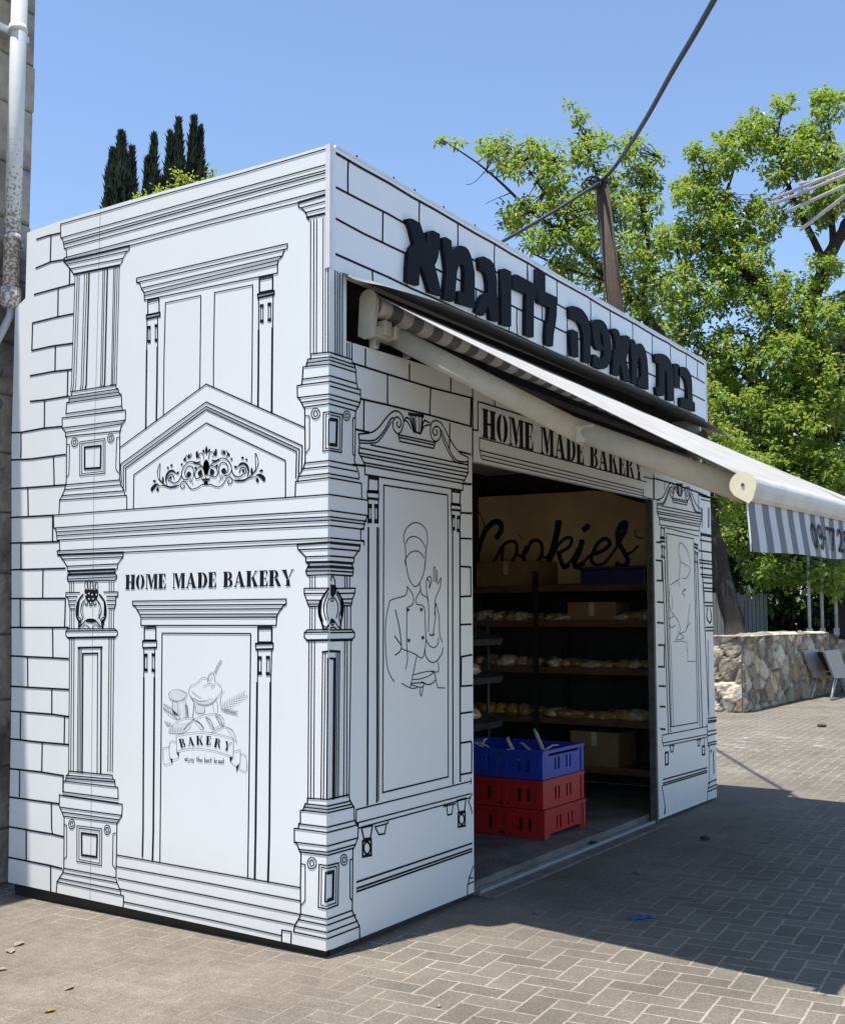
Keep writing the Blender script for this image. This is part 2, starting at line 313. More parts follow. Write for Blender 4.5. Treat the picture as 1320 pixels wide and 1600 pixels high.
# upper window
for a, b, c, d in ((55,938,998,722),(55,965,980,757),(85,1000,966,798),(100,1027,940,826),(104,1048,936,852),(104,1075,935,906)): l('B',a,b,c,d)
l('B',55,938,54,962,75,970,85,1003,102,1026,104,1075); l('B',998,722,995,752,978,760,965,798,940,826,935,852,935,906)
l('B',125,1078,195,1062,195,1152,125,1168,w=.010,close=True); l('B',125,1092,195,1076,w=.007); l('B',115,1170,202,1152,w=.014); l('B',115,1170,115,1192,w=.008); l('B',202,1152,202,1175,w=.008); l('B',117,1193,202,1174,w=.014)
l('B',822,938,905,920,905,1012,822,1028,w=.012,close=True); l('B',822,950,905,933,w=.007); l('B',810,1040,916,1018,w=.015); l('B',810,1040,812,1060,w=.008); l('B',916,1018,914,1040,w=.008); l('B',812,1062,915,1038,w=.015)
for pts, w_ in (((('B',120,1195),('B',118,1385)),.008),((('B',118,1385),('B',115,1600),('D',112,440)),.014),((('B',186,1180),('B',186,1368)),.008),((('B',184,1368),('B',182,1600),('D',178,385)),.015),
   ((('B',818,1062),('B',817,1270)),.008),((('B',817,1262),('B',815,1600),('D',813,298)),.015),((('B',908,1042),('B',905,1250)),.008),((('B',903,1248),('B',900,1600),('D',899,340)),.016),
   ((('D',222,360),('D',226,0),('B',235,1092),('B',456,1046),('B',450,1600),('D',447,186)),.008),((('D',535,178),('D',535,0),('B',542,1028),('B',780,980),('B',775,1600),('D',772,284)),.008)):
    sa.lm(*pts, w=w_)
def accents(art, fr, boxes):
    for x, y0, y1, h, ww in boxes:
        art.l(fr, x-ww, y0, x+ww, y0, w=h); art.l(fr, x-ww, y1, x+ww, y1, w=h)
        art.l(fr, x-ww*.9, y0, x-ww*.9, y1, w=.007); art.l(fr, x+ww*.9, y0, x+ww*.9, y1, w=.007)
accents(sa,'B',((133,1245,1333,.022,7),(178,1235,1325,.022,7),(837,1110,1207,.022,8),(885,1100,1198,.022,8)))
# pediment
lm(('C',752,556),('D',490,160),('D',1105,432))
lm(('C',760,775),('C',755,662),('D',490,272),('D',1090,546),('D',1085,700)); lm(('C',772,805),('C',772,676),('D',490,300),('D',1072,568),('D',1066,720)); lm(('C',788,826),('C',786,688),('D',490,320),('D',1054,582),('D',1050,748))
lm(('C',835,940),('C',838,728),('D',490,403),('D',985,638),('D',985,868))
# cartouche (traced on the right half, mirrored on the wall)
cu = sa.uv('P', 643, 250)[0]
def car(*c, w=.006, f=False, sm=4):
    q = [sa.uv('P', c[i], c[i+1]) for i in range(0, len(c), 2)]
    if f: q = smooth2(q+[q[0]], sm)[:-1]
    else: q = smooth2(q, sm)
    for s_ in (1, -1):
        # the traced side slopes with the wall, so mirror across the vertical through its centre
        qq = [(cu+s_*(a-cu), b) for a, b in q]
        if f: sa.fill([qq])
        else: sa.rib(qq, w)
car(643,45,655,85,643,135,632,85,f=True); car(675,70,688,85,668,112,660,100,f=True); car(738,72,755,90,748,145,722,135,f=True); car(828,85,845,110,832,135,812,105,f=True); car(872,110,890,135,872,152,858,125,f=True); car(905,165,918,180,902,192,892,178,f=True)
car(1020,152,1035,168,1018,180,1002,165,f=True); car(1060,170,1072,185,1058,197,1046,182,f=True)
car(643,180,675,240,643,345,612,240,f=True); car(690,275,728,300,712,345,680,330,f=True); car(640,360,655,380,690,375,668,400,643,395,f=True); car(628,405,655,405,660,432,626,432,f=True)
car(655,340,668,280,700,230,765,195,w=.008); car(670,345,735,365,762,320,742,262,695,248,w=.007); car(700,185,740,190,780,180,770,200,710,205,f=True); car(740,240,760,235,765,255,745,260,f=True)
car(665,180,680,120,710,105,725,135,705,155,w=.006); car(760,185,830,170,885,215,905,285,875,345,830,355,w=.007); car(775,330,780,240,830,215,868,260,855,320,820,325,800,300,w=.007); car(800,290,830,270,850,300,835,322,810,315,f=True)
car(820,130,800,110,810,85,w=.006); car(850,165,865,120,850,90,w=.006)
car(690,440,730,460,780,465,815,440,850,385,885,365,912,388,905,425,878,438,866,415,882,400,w=.007); car(780,340,790,380,775,420,w=.004); car(800,345,800,390,w=.004); car(815,350,815,385,w=.004)
car(905,390,960,412,1030,408,1090,378,1150,365,1090,362,1030,388,960,392,f=True); car(905,290,930,345,980,365,1025,335,w=.008); car(955,275,1000,215,1060,225,1088,290,1065,375,1070,300,1045,245,1005,240,f=True); car(985,320,1000,275,1040,270,1055,305,1035,335,w=.008); car(1010,290,1030,285,1040,310,1020,315,f=True); car(940,245,965,260,950,275,930,262,f=True)
car(1090,358,1150,290,1150,120,1180,200,1160,290,1090,358,w=.006); car(1100,345,1140,300,1130,330,1105,355,f=True); car(1112,262,1125,300,1108,335,1100,300,f=True)
car(1160,335,1215,335,1255,375,1240,412,1212,385,f=True); car(1185,305,1215,285,1232,298,1210,312,f=True); car(1165,368,1188,395,1175,420,1155,405,f=True); car(1140,370,1175,345,1210,340,w=.006)
l('P',598,442,690,440,w=.008)
# words on the side wall
o_ = sa.uv('C',785,1444); e1 = sa.uv('D',1036,1421); e2 = sa.uv('C',786,1353)
stencil(sa, 'HOME MADE BAKERY', o_, (e1[0]-o_[0], e1[1]-o_[1]), (0, e2[1]-o_[1]))
# painted door
for a, b, c, d in ((30,158,990,145),(35,185,988,178),(60,212,965,205),(75,240,936,238),(82,262,930,258),(82,310,927,310)): l('F',a,b,c,d)
l('F',30,158,31,184,46,190,75,240,82,262,82,310); l('F',990,145,989,178,972,186,936,238,930,258,927,310)
l('F',103,320,175,317,175,402,103,402,w=.011,close=True); l('F',103,330,175,328,w=.007); l('F',92,408,181,406,w=.014); l('F',92,408,92,446,w=.008); l('F',181,406,181,446,w=.008); l('F',95,450,180,448,w=.014)
l('F',814,320,900,320,899,415,814,415,w=.013,close=True); l('F',814,332,900,332,w=.008); l('F',798,424,909,422,w=.014); l('F',798,424,799,456,w=.008); l('F',909,422,908,456,w=.008); l('F',801,460,906,457,w=.014)
for pts, w_ in (((('F',100,460),('F',100,640)),.008),((('F',100,635),('F',95,1600),('H',91,556)),.014),((('F',168,458),('F',167,640)),.008),((('F',166,635),('F',159,1600),('H',154,576)),.016),
  ((('F',812,470),('F',810,670)),.008),((('F',808,668),('F',798,1600),('H',793,690)),.016),((('F',899,465),('F',893,670)),.008),((('F',891,668),('F',884,1600),('H',876,708)),.016),
  ((('H',200,592),('H',206,0),('F',214,358),('F',768,361),('F',753,1600),('H',749,688)),.009)):
    sa.lm(*pts, w=w_)
accents(sa,'F',((113,495,588,.022,8),(160,493,590,.022,8),(825,512,608,.022,9),(876,510,612,.022,9)))
# grey bakery sketch
sa.off = -.0012
for q in ((200,500,310,470,400,500,380,570,310,600,215,575),(245,600,330,640,340,770,250,770),(360,600,410,590,430,790,370,790),(450,520,560,640,700,650,800,560,720,600,560,600),(200,930,330,880,470,900,380,1000,200,1000),(130,640,330,790,270,830,130,720),(140,850,220,880,180,915),(500,840,560,850,620,950,580,950),(650,790,700,800,755,940,700,930),(770,770,830,780,870,900,820,890),(520,660,640,680,630,750,530,745),(900,930,1000,980,1040,1110,980,1060)): sa.pf('R',*q,mi=5,sm=4)
sa.off = -.0022
g = lambda *c, w=.0042, sm=4: sa.l('R', *c, w=w, mi=2, sm=sm)
g(190,520,220,480,310,460,390,490,420,520,390,580,310,612,220,590,190,520); g(240,605,235,700,245,770); g(400,600,420,700,435,800); g(300,620,310,760); g(130,640,230,700,330,800); g(120,690,230,770,300,830)
g(440,500,460,420,540,380,565,360,610,310,660,315,680,330); g(790,370,850,430,840,500,790,560,740,620,650,650,550,630,490,590,440,500); g(480,480,540,530,600,560); g(620,420,700,390,765,400,720,440); g(500,560,560,600,650,600,740,570); g(470,540,510,640,500,680)
g(680,370,690,290,730,250,760,280,770,370,w=.006); g(760,250,790,180,830,105,850,110,800,200,780,260,w=.006); g(700,360,740,300); g(510,640,500,720,490,810,w=.007); g(530,660,530,745,600,755,635,745,640,680); g(780,570,800,650,800,745); g(740,630,760,740)
for i in range(10):
    t = i/9; X = 855+270*t; Y = 700-165*t
    g(X,Y,X+12,Y-85+25*t,sm=0,w=.0038); g(X,Y,X+80-20*t,Y+12,sm=0,w=.0038)
    if i < 6: X2 = 860+200*t*1.3; Y2 = 715+60*t; g(X2,Y2,X2+55,Y2-18,sm=0,w=.0045); g(X2,Y2,X2+50,Y2+30,sm=0,w=.0045)
g(840,560,860,500,890,480); g(840,560,835,640,850,720); g(220,930,320,840,440,808,500,830,440,900,380,960); g(380,965,450,870,600,790,750,760,850,790,882,870,860,930,740,992); g(720,1000,790,930,880,920,980,960,1020,1040,1040,1130)
for a in ((505,835,580,880,630,950,600,900,540,845),(650,800,720,850,755,940,700,880,655,810),(770,780,830,820,865,905,820,860,780,790)): g(*a,w=.006)
for i in range(9): g(200+20*i,935,195+22*i,1010,sm=0,w=.004); g(130+22*i,640+14*i,135+20*i,720+10*i,sm=0,w=.004)
for i in range(5): g(140+18*i,850+6*i,170+10*i,910,sm=0,w=.004); g(395+8*i,640+6*i,405+8*i,790,sm=0,w=.004)
g(285,1035,450,1000,620,990,800,1015,1000,1072); g(295,1232,450,1200,600,1198,800,1235,992,1302); g(285,1035,290,1235,sm=0); g(1000,1072,996,1300,sm=0)
g(285,1110,203,1125,206,1330,245,1340,290,1325,318,1300); g(120,1185,200,1180); g(120,1185,130,1390,240,1370); g(1085,1210,1080,1395,1040,1420,975,1370,960,1330); g(1085,1265,1155,1290,1160,1480,1050,1440); g(1000,1240,1085,1210)
for a in ((285,1240,322,1245,316,1302),(208,1315,242,1332,233,1392),(953,1300,997,1310,956,1367),(1076,1380,1033,1425,1040,1497)): sa.pf('R',*a)
for ch, cx_, cy_, rot in (('B',362,1128,-14),('A',470,1108,-7),('K',580,1095,-1),('E',690,1098,4),('R',805,1130,10),('Y',925,1168,16)):
    loops, adv = GLY[ch]; a = math.radians(rot)
    for lo in loops:
        q = []
        for ax_, ay_ in lo:
            X, Y = (ax_-adv/2)*92, -(ay_-.5)*112
            q.append(sa.uv('R', cx_+X*math.cos(a)-Y*math.sin(a), cy_+X*math.sin(a)+Y*math.cos(a)))
        sa.fill([q])
for i, ch in enumerate('enjoy the best bread'):
    for st in STROKE[ch]:
        q = []
        for a, b in st:
            q += [388+24.6*i+a*52, 1352+1.7*i-b*66]
        sa.l('R', *q, w=.0036)
# wreath on the left pilaster
W_ = lambda *c, w=.008, sm=4: sa.l('Q', *c, w=w, sm=sm)
W_(480,470,405,570,365,690,358,860,405,975,400,1090,w=.016); W_(790,470,872,580,905,700,902,880,850,990,850,1090,w=.016)
W_(400,600,385,720,385,860,w=.02); W_(885,610,890,720,885,860,w=.02); W_(520,560,455,650,440,790,470,900,430,1000); W_(500,600,475,720,485,850,500,920,w=.005); W_(735,560,800,650,822,790,790,900,850,1000); W_(760,600,785,720,775,860,760,930,w=.005)
sa.pf('Q',505,380,770,380,765,470,735,560,690,600,625,640,565,600,525,540)
for c in ((545,300,32,75),(590,290,30,85),(645,300,34,80),(690,290,28,78),(735,305,28,70)): sa.circ('Q',*c,w=.006)
W_(395,1085,440,1050,500,990,545,945,620,930,700,945,750,990,800,1050,860,1085,w=.009); sa.pf('Q',530,955,590,925,670,925,735,955,720,985,640,1000,545,985); W_(470,1090,520,1040,570,1060,600,1095,w=.006); W_(650,1095,690,1045,740,1040,790,1090,w=.006)
sa.off = -.003
for c in ((535,470),(595,450),(655,470),(735,470),(595,550),(672,550),(545,618),(630,618),(705,618)): sa.circ('Q',*c,13,14,mi=0,fillit=True)
sa.off = -.0022
for c in ((545,645),(625,655),(705,645)): sa.circ('Q',*c,24,26,w=.008)
for c in ((410,930),(420,1010),(860,930),(850,1010)): sa.circ('Q',*c,26,34,w=.008)
# corner pilaster, side-wall half
for a in ((1085,497,450),(1112,527,490)): l('B',a[0],a[1],1260,a[2])
l('B',1066,465,1066,492,1085,500,1115,530,1118,555,1132,575); l('B',1120,558,1260,526,w=.016)
for x, w_ in ((1142,.007),(1162,.007),(1180,.007),(1220,.006),(1235,.006),(1252,.008)): l('B',x,575-(x-1142)*.2,x-2,1408-(x-1142)*.08,w=w_)
for a in ((1142,1412,1400),(1125,1445,1430),(1115,1470,1450),(1112,1490,1475)): l('B',a[0],a[1],1262,a[2])
l('B',1142,1412,1142,1440,1125,1446,1114,1488,1095,1495,1090,1570)
for a in ((1090,130,108),(1085,165,143),(1062,245,222),(1085,275,252),(1098,305,282)): l('D',a[0],a[1],1262,a[2])
l('D',1058,172,1085,166); l('D',1095,55,1090,130,1086,165,1058,172,1060,242,1070,248,1085,275,1098,305); l('D',1105,308,1108,590,1108,640)
l('D',1112,358,1135,360,1135,560,1112,592,w=.007); sa.circ('D',1173,345,27,34); sa.circ('D',1173,345,13,17)
l('D',1262,333,1222,338,1220,580,1262,574,w=.008); l('D',1262,346,1238,350,1236,565,1262,560,w=.006); l('D',1262,382,1256,383,1254,540,1262,540,w=.010)
for a in ((1105,655,638),(1095,690,672),(1065,738,718),(1048,770,745)): l('D',a[0],a[1],1262,a[2])
l('D',1108,640,1105,655,1095,690,1065,735,1060,766); l('D',1048,770,1045,865)
l('D',1058,1163,1260,1150,w=.015)
for a in ((1068,1196,1188,.009),(1112,1241,1235,.009),(1122,1275,1272,.016),(1125,1305,1302,.018),(1115,1331,1328,.010),(1122,1356,1352,.010)): l('D',a[0],a[1],1260,a[2],w=a[3])
l('D',1058,1162,1062,1190,1112,1240,1112,1272,1135,1288,1122,1308,1112,1330,1118,1352,1132,1360)
for x in (1138,1152,1170): l('D',x,1358,x,1437,w=.006)
l('F',1102,78,1258,77); l('F',1105,110,1235,109); l('F',1118,152,1200,152); l('F',1125,176,1196,176); l('F',1135,191,1190,191); l('F',1102,78,1102,108,1118,152,1126,178,1135,191)
for x in (1138,1152,1170): l('F',x,191,x-1,336,w=.006)
l('F',1120,338,1256,336); l('F',1108,354,1256,352); l('F',1122,338,1103,355,1102,382,1122,403); l('F',1120,403,1256,401,w=.015)
for a, b in ((1132,1125),(1148,1142),(1167,1161)): l('F',a,405,b,1392,w=.007)
l('F',1215,476,1254,472,w=.012); 
for a, b in ((1217,1206),(1234,1222)): l('F',a,478,b,1396,w=.007)
l('F',1250,515,1244,1398,w=.012)
for a in ((1122,190,198),(1108,225,240),(1098,246,262),(1092,266,283),(1068,350,372),(1065,381,405),(1042,465,490),(1065,510,528),(1075,526,548)): l('H',a[0],a[1],1246,a[2])
l('H',1042,380,1065,381); l('H',1122,190,1122,222,1108,226,1096,262,1078,268,1078,346,1068,350,1065,380,1040,380,1040,464,1055,472,1072,512,1078,528)
l('H',1082,530,1078,745,1080,916); l('H',1085,600,1108,606,1108,830,1085,858,w=.007); sa.circ('H',1150,597,28,36); sa.circ('H',1150,597,13,18)
l('H',1246,612,1195,604,1190,872,1246,886,w=.008); l('H',1246,630,1210,624,1207,858,1246,868,w=.006); l('H',1246,658,1236,656,1232,836,1246,838,w=.011)
for a in ((1078,915,948),(1070,950,985),(1040,990,1030),(1035,1026,1070)): l('H',a[0],a[1],1242,a[2])
l('H',1080,915,1072,938,1042,985,1036,1026)
S1 = lambda *c, w=.008, sm=4: sa.l('S', *c, w=w, sm=sm)
S1(645,400,560,510,485,640,445,760,445,930,505,1080,530,1230,w=.014); S1(480,650,462,780,462,920,500,1050,w=.024); S1(640,480,570,640,540,780,560,930,600,1040); S1(655,590,605,720,605,890,645,1050,w=.007); S1(490,1120,540,1160,590,1190,650,1130); S1(540,1230,600,1215,655,1160,w=.007)

# ------------------------------------------------------------------ artwork of the shaded front
fa = Art(1, -.0022); l = fa.l; hz = fa.hz
# corner pilaster, front half
for a, b, y0 in ((333,334,10),(348,347,18),(362,361,26),(378,377,36)): l('I',a,y0,b,532+(b-305)*.25,w=.009)
for x in (408,422,438): l('I',x,462,x,548+(x-400)*.2,w=.009)
for y, x in ((522,438),(550,440),(571,455),(597,461),(668,466),(703,474),(732,491),(785,490),(815,481),(846,465)): hz('I',303,y,x)
l('I',438,553,440,586,455,606,462,632,466,708,474,748,491,757,490,826,481,856,465,882)
l('I',460,885,457,1160,452,1196); l('I',456,930,443,936,443,1158,452,1168,w=.008)
fa.circ('I',405,918,21,30); fa.circ('I',405,918,10,14)
l('I',303,895,378,912,372,1148,303,1136,w=.009); l('I',303,912,364,926,360,1132,303,1122,w=.007); l('I',303,940,345,946,340,1102,303,1098,w=.020)
for y, x in ((1200,460),(1236,470),(1282,482),(1307,497)): hz('I',303,y,x)
l('I',452,1196,462,1226,478,1268,484,1306); l('I',497,1338,499,1436)
hz('I',303,1411,532); hz('I',303,1511,536); hz('I',303,1550,530); hz('J',303,50,520); hz('J',303,85,513); hz('J',303,162,513); hz('J',303,192,490,w=.016)
l('J',538,20,527,45,513,72,513,103,493,106,493,178,513,180,513,208)
for y, x, w_ in ((228,485,.010),(275,452,.010),(312,442,.016),(342,444,.018),(368,446,.010),(392,441,.010)): hz('J',303,y,x,w=w_)
l('J',490,206,485,236,452,280,450,312,438,328,447,352,446,386,440,398)
for x in (393,407,424): l('J',x,398,x,476,w=.008)
l('J',330,479,460,477); l('J',355,510,456,508); l('J',384,545,442,544); l('J',384,570,437,570); l('J',388,586,430,586); l('J',459,477,456,508,441,545,437,572,430,590)
for x in (393,408,430): l('J',x,588,x,738,w=.008)
hz('J',303,738,440); hz('J',303,755,453); hz('J',303,802,440,w=.016); l('J',440,738,454,756,454,782,436,800)
for a, b, w_ in ((393,386,.008),(408,405,.008),(432,420,.009)): fa.lm(('J',a,806),('K',b,384),w=w_)
l('J',300,870,363,874,w=.014); fa.lm(('J',361,874),('K',352,390),w=.009); fa.lm(('J',350,880),('K',340,392),w=.007); l('J',300,916,331,918,w=.012); fa.lm(('J',329,918),('K',321,394),w=.020); fa.lm(('J',340,886),('K',331,393),w=.006)
for y, x in ((398,420),(440,430),(462,440),(482,452),(572,456),(605,478),(690,476),(728,458),(748,446)): hz('K',287,y,x)
l('K',420,374,425,405,440,430,451,448,453,522,461,546,478,552,475,638,460,682,446,708)
l('K',444,708,440,1096); l('K',440,772,426,776,426,1014,438,1030,w=.008)
fa.circ('K',388,776,21,34); fa.circ('K',388,776,10,16)
l('K',287,812,355,795,350,1058,287,1082,w=.009); l('K',287,830,341,816,337,1045,287,1062,w=.007); l('K',287,858,322,850,319,1018,287,1030,w=.020)
for y, x in ((1148,442),(1185,462),(1230,474),(1270,486)): hz('K',285,y,x)
l('K',440,1096,450,1122,470,1160,485,1192,487,1275)
S2 = lambda *c, w=.008, sm=4: fa.l('S', *c, w=w, sm=sm)
S2(815,460,880,560,928,690,922,900,890,1070,870,1210,w=.014); S2(905,620,922,780,905,950,w=.024); S2(790,490,865,640,885,820,850,970,870,1090); S2(745,570,815,690,830,850,790,1000,w=.007); S2(690,230,695,150,745,170,770,300,740,340); S2(665,1100,720,1150,760,1080,830,1180,890,1225); S2(670,1210,740,1190,790,1225,w=.008)
fa.pf('S',672,300,780,330,805,410,765,520,720,575,675,540); fa.pf('S',668,1040,705,1005,755,1040,760,1090,700,1110,668,1100); fa.circ('S',705,620,30,36)
# stonework above
QF = .013
for q in ((445,590,660,658,930,742,1190,808),(492,812,660,850,922,914,1180,985),(462,1003,545,1022),(522,500,522,606),(797,595,797,692),(1057,670,1055,768),(660,658,660,850),(930,742,924,914),(513,822,511,1006),(1050,966,1047,1122),(1110,1142,1180,1160),
  (455,1225,520,1232),(1125,1342,1185,1346),(1120,1525,1185,1530)): fa.l('I', *q, w=QF)
l('I',1183,815,1180,985,w=.022); l('I',1192,720,1192,1195,w=.012)
for q in ((1115,5,1185,8),(1115,165,1185,168),(1115,340,1180,345,1182,526,1115,530),(1115,705,1185,702),(1188,893,1122,906,1120,1090,1190,1085),(1115,1260,1190,1250)): fa.l('J', *q, w=QF)
for q in ((1120,45,1180,35,1187,42,1186,230,1120,242),): fa.l('K', *q, w=QF)
# broken pediment with shell
def scroll_panel(T1, w=.010):
    T1(65,318,200,300,280,240,350,150,420,85,480,88,520,140,525,220,500,295,462,312,425,262,420,190,452,142,490,160,502,215,482,250,458,222,465,190,w=w,sm=4)
    T1(75,380,180,387,250,370,330,280,390,170,425,150,w=w,sm=4); T1(80,410,200,412,270,390,350,282,402,190,w=w*.9,sm=4)
    T1(1190,555,1120,520,1050,440,980,320,925,215,870,180,822,195,805,260,817,350,860,395,902,360,910,290,885,242,845,250,830,300,855,332,878,300,862,275,w=w,sm=4)
    T1(1190,605,1100,600,1040,550,980,430,915,270,w=w,sm=4); T1(1190,632,1075,612,1012,540,952,420,907,290,w=w*.9,sm=4)
    T1(475,325,855,405,w=w); T1(480,352,850,432,w=w); T1(485,392,840,466,w=w); T1(475,325,490,395,w=w); T1(856,405,840,466,w=w)
    T1(580,110,735,132,w=.02); T1(620,120,640,290,w=w); T1(650,130,658,300,w=w*.8); T1(690,130,690,300,w=w*.8); T1(722,130,708,310,w=w*1.4); T1(635,150,648,290,w=w); T1(628,290,665,302,702,314,w=w*1.3)
    T1(605,262,570,192,530,180,w=w,sm=4); T1(628,290,600,180,560,148,540,170,w=w*1.2,sm=4); T1(708,312,740,240,800,222,w=w,sm=4); T1(718,262,740,180,795,202,w=w*1.2,sm=4); T1(600,130,620,220,635,290,w=w,sm=4)
    T1(65,318,75,420,66,512,85,547,120,615,130,640,130,735,w=w)
    for a in ((190,430,1190,636),(75,460,1192,680),(70,512,1194,718),(85,545,1180,756),(120,612,1160,796),(130,642,1150,830),(130,735,1140,900)): T1(*a,w=w)
    T1(1195,555,1195,718,1176,756,1155,800,1142,832,1140,900,w=w)
scroll_panel(lambda *c, w=.01, sm=0: fa.l('T', *c, w=w, sm=sm))
l('T',1150,830,1222,838,w=QF); l('T',0,630,128,640,w=.008)
l('T',168,755,268,776,268,910,165,905,w=.013,close=True); l('T',168,775,268,790,w=.009); l('T',155,912,272,922,w=.016); l('T',155,912,155,980); l('T',272,922,272,990); l('T',155,980,272,992,w=.016)
l('T',1025,893,1115,910,1110,1045,1025,1035,w=.013,close=True); l('T',1025,910,1112,926,w=.009); l('T',1018,1042,1116,1055,w=.016); l('T',1018,1042,1018,1098); l('T',1117,1055,1118,1105); l('T',1018,1098,1118,1108,w=.016)
for pts, w_ in (((('T',163,1000),('T',162,1240)),.010),((('J',541,98),('J',536,1500),('K',535,432)),.016),((('T',268,1000),('T',266,1240)),.010),((('J',597,98),('J',596,1500),('K',594,412)),.017),
  ((('T',1022,1110),('J',1066,125)),.010),((('J',1067,122),('K',1069,302)),.014),((('T',1116,1108),('J',1110,125)),.010),((('J',1113,122),('K',1115,284)),.017),
  ((('T',325,845),('J',637,0),('K',630,355),('K',1040,256),('J',1038,0),('T',982,946)),.010),((('J',608,100),('K',606,405)),.006)): fa.lm(*pts, w=w_)
l('T',325,845,982,946,w=.010)
accents(fa,'T',((183,1060,1215,.026,13),(246,1062,1218,.026,13))); accents(fa,'J',((1072,28,105,.024,7),(1103,35,115,.024,7)))
# sill, brackets and baseboard
l('K',465,462,1180,285); l('K',470,545,1180,362); l('K',480,577,1180,386); l('K',465,462,465,545,480,577); l('K',1182,265,1182,300)
l('K',497,575,566,560,554,640,513,646,w=.012,close=True); l('K',583,572,606,618,643,612,652,556,w=.010); l('K',583,572,583,562); l('K',583,570,662,548,665,535)
l('K',505,660,558,648,558,746,505,756,w=.015,close=True); fa.circ('K',532,702,20,38,w=.013)
l('K',1095,405,1150,390,1142,470,1106,478,w=.012,close=True); l('K',1010,442,1085,424,w=.010); l('K',1030,438,1036,496,1062,490,1070,428,w=.010)
l('K',1102,482,1145,477,1145,562,1102,570,w=.015,close=True); fa.circ('K',1123,522,16,32,w=.013)
for a in ((915,672),(955,706),(975,722)): l('K',468,a[0],1188,a[1],w=.012)
l('K',1190,362,1166,410,1182,450,1190,485); l('K',1198,815,1170,888,1194,890); l('K',1160,1000,1160,930,1198,912); l('K',1168,888,1168,920)
# chef drawings
u = lambda *c, w=.0065, sm=3: fa.l('U', *c, w=w, mi=3, sm=sm)
u(232,430,230,300,215,220,230,150,270,105,320,88,370,110,405,160,412,250,400,330,395,420,388,475); u(235,262,250,225,300,203,350,225,385,270,395,305); u(235,385,270,340,320,325,360,345,385,385)
u(234,430,245,500,270,580,310,622,350,590,380,510,396,430,398,330); u(226,400,232,440,w=.010)
u(245,620,235,690,180,712,110,735,90,780,65,930,65,1150,85,1320,135,1415); u(245,620,295,700,290,770,245,795); u(345,590,355,650,320,720,325,770,385,792,395,950,400,1080,380,1200,350,1215,320,1190,250,1160,195,1140)
for c in ((250,815),(362,813),(258,1070),(375,1047)): u(c[0]-9,c[1]-8,c[0]+8,c[1]-3,c[0]-6,c[1]+8,c[0]+6,c[1]+10,w=.009)
u(242,800,240,1080,247,1220,232,1312); u(145,815,180,970,195,1140,145,1192,w=.008); u(140,1035,195,1112,w=.008); u(355,650,370,690,412,720,425,830,420,1000)
u(420,745,405,650,405,570,425,540,448,560,430,640); u(412,560,432,590,425,630); u(465,580,465,472,478,468,482,580); u(488,490,494,500,490,595); u(500,605,520,555,527,565,515,640,475,740,480,870,460,1020)
u(485,760,470,860); u(487,765,510,880,515,1020,538,1085); u(400,1060,430,1115,470,1130,500,1100,505,1050); u(395,1150,395,1190,430,1245,480,1250,530,1190,545,1130,w=.007); u(430,1020,450,1030,470,1018,w=.010)
u(325,1195,285,1395,270,1465); u(290,1360,400,1332,470,1330,420,1370,340,1395,285,1395); u(500,1250,505,1330,440,1330); u(470,1340,480,1400,430,1440,370,1425,275,1430,w=.008); u(275,1440,360,1462,390,1430,365,1415); u(355,1465,350,1500,360,1535,370,1500,378,1450); u(200,1430,275,1470,330,1465); u(480,1390,500,1465,560,1468,sm=0)
# lintel
l('N',105,112,130,116,420,206,530,256,w=.012); l('N',105,110,105,290,76,286,w=.012); l('N',72,90,72,455,w=.016); l('N',115,335,1160,612,w=.009); l('N',115,335,115,410,130,470)
l('N',120,415,1142,664); l('N',130,445,1142,682,w=.008); l('N',135,470,1142,700,w=.008); l('N',1205,565,1208,722,w=.014); l('N',1142,664,1136,700); l('N',1140,580,1205,595,w=.012); l('N',1136,702,1200,720)
for x, y0, y1 in ((210,85,140),(810,255,300),(1072,350,398),(1202,400,462),(1270,436,480)): l('N',x,y0,x,y1,w=.013)
o_ = fa.uv('N',135,333); e1 = fa.uv('N',1135,600); e2 = fa.uv('N',135,150)
stencil(fa, 'HOME MADE BAKERY', o_, (e1[0]-o_[0], 0), (0, e2[1]-o_[1]))
# far panel
v = lambda *c, **k: fa.l('V', *c, **{'w': .010, **k}); vw = lambda *c, **k: fa.l('W', *c, **{'w': .010, **k})
v(68,45,250,95,500,182,612,232,w=.016); v(66,20,66,250,w=.016); v(80,245,130,262); v(172,75,172,160)
for q in ((95,660,140,662),(90,835,145,838,150,1030,95,1030),(100,1235,160,1240),(100,1432,160,1440)): v(*q,w=.018)
for q in ((100,45,152,45,152,232,100,232),(105,398,162,400),(115,575,160,577),(120,768,160,772)): vw(*q,w=.018)
a0, a1 = fa.uv('V',97,252), fa.uv('V',528,420)
t0, t1 = fa.uv('T',65,318), fa.uv('T',1195,540)
def far_t(*c, w=.01, sm=0):      # the same printed pediment repeats on the far panel
    q = []
    for i in range(0, len(c), 2):
        a, b = fa.uv('T', c[i], c[i+1]); q.append((a0[0]+(a-t0[0])*(a1[0]-a0[0])/(t1[0]-t0[0]), b+(a0[1]-t0[1])))
    if sm: q = smooth2(q, sm)
    fa.rib(q, w)
scroll_panel(far_t, .011)
v(138,518,170,530,166,612,138,610,w=.016,close=True); v(132,620,176,626,w=.02); v(135,650,176,656,w=.02); v(175,518,500,602)
v(460,678,492,690,w=.022); v(460,708,492,722,w=.022)
accents(fa,'V',((147,700,800,.03,4),(168,705,808,.03,4),(470,758,850,.03,3),(488,768,855,.03,3)))
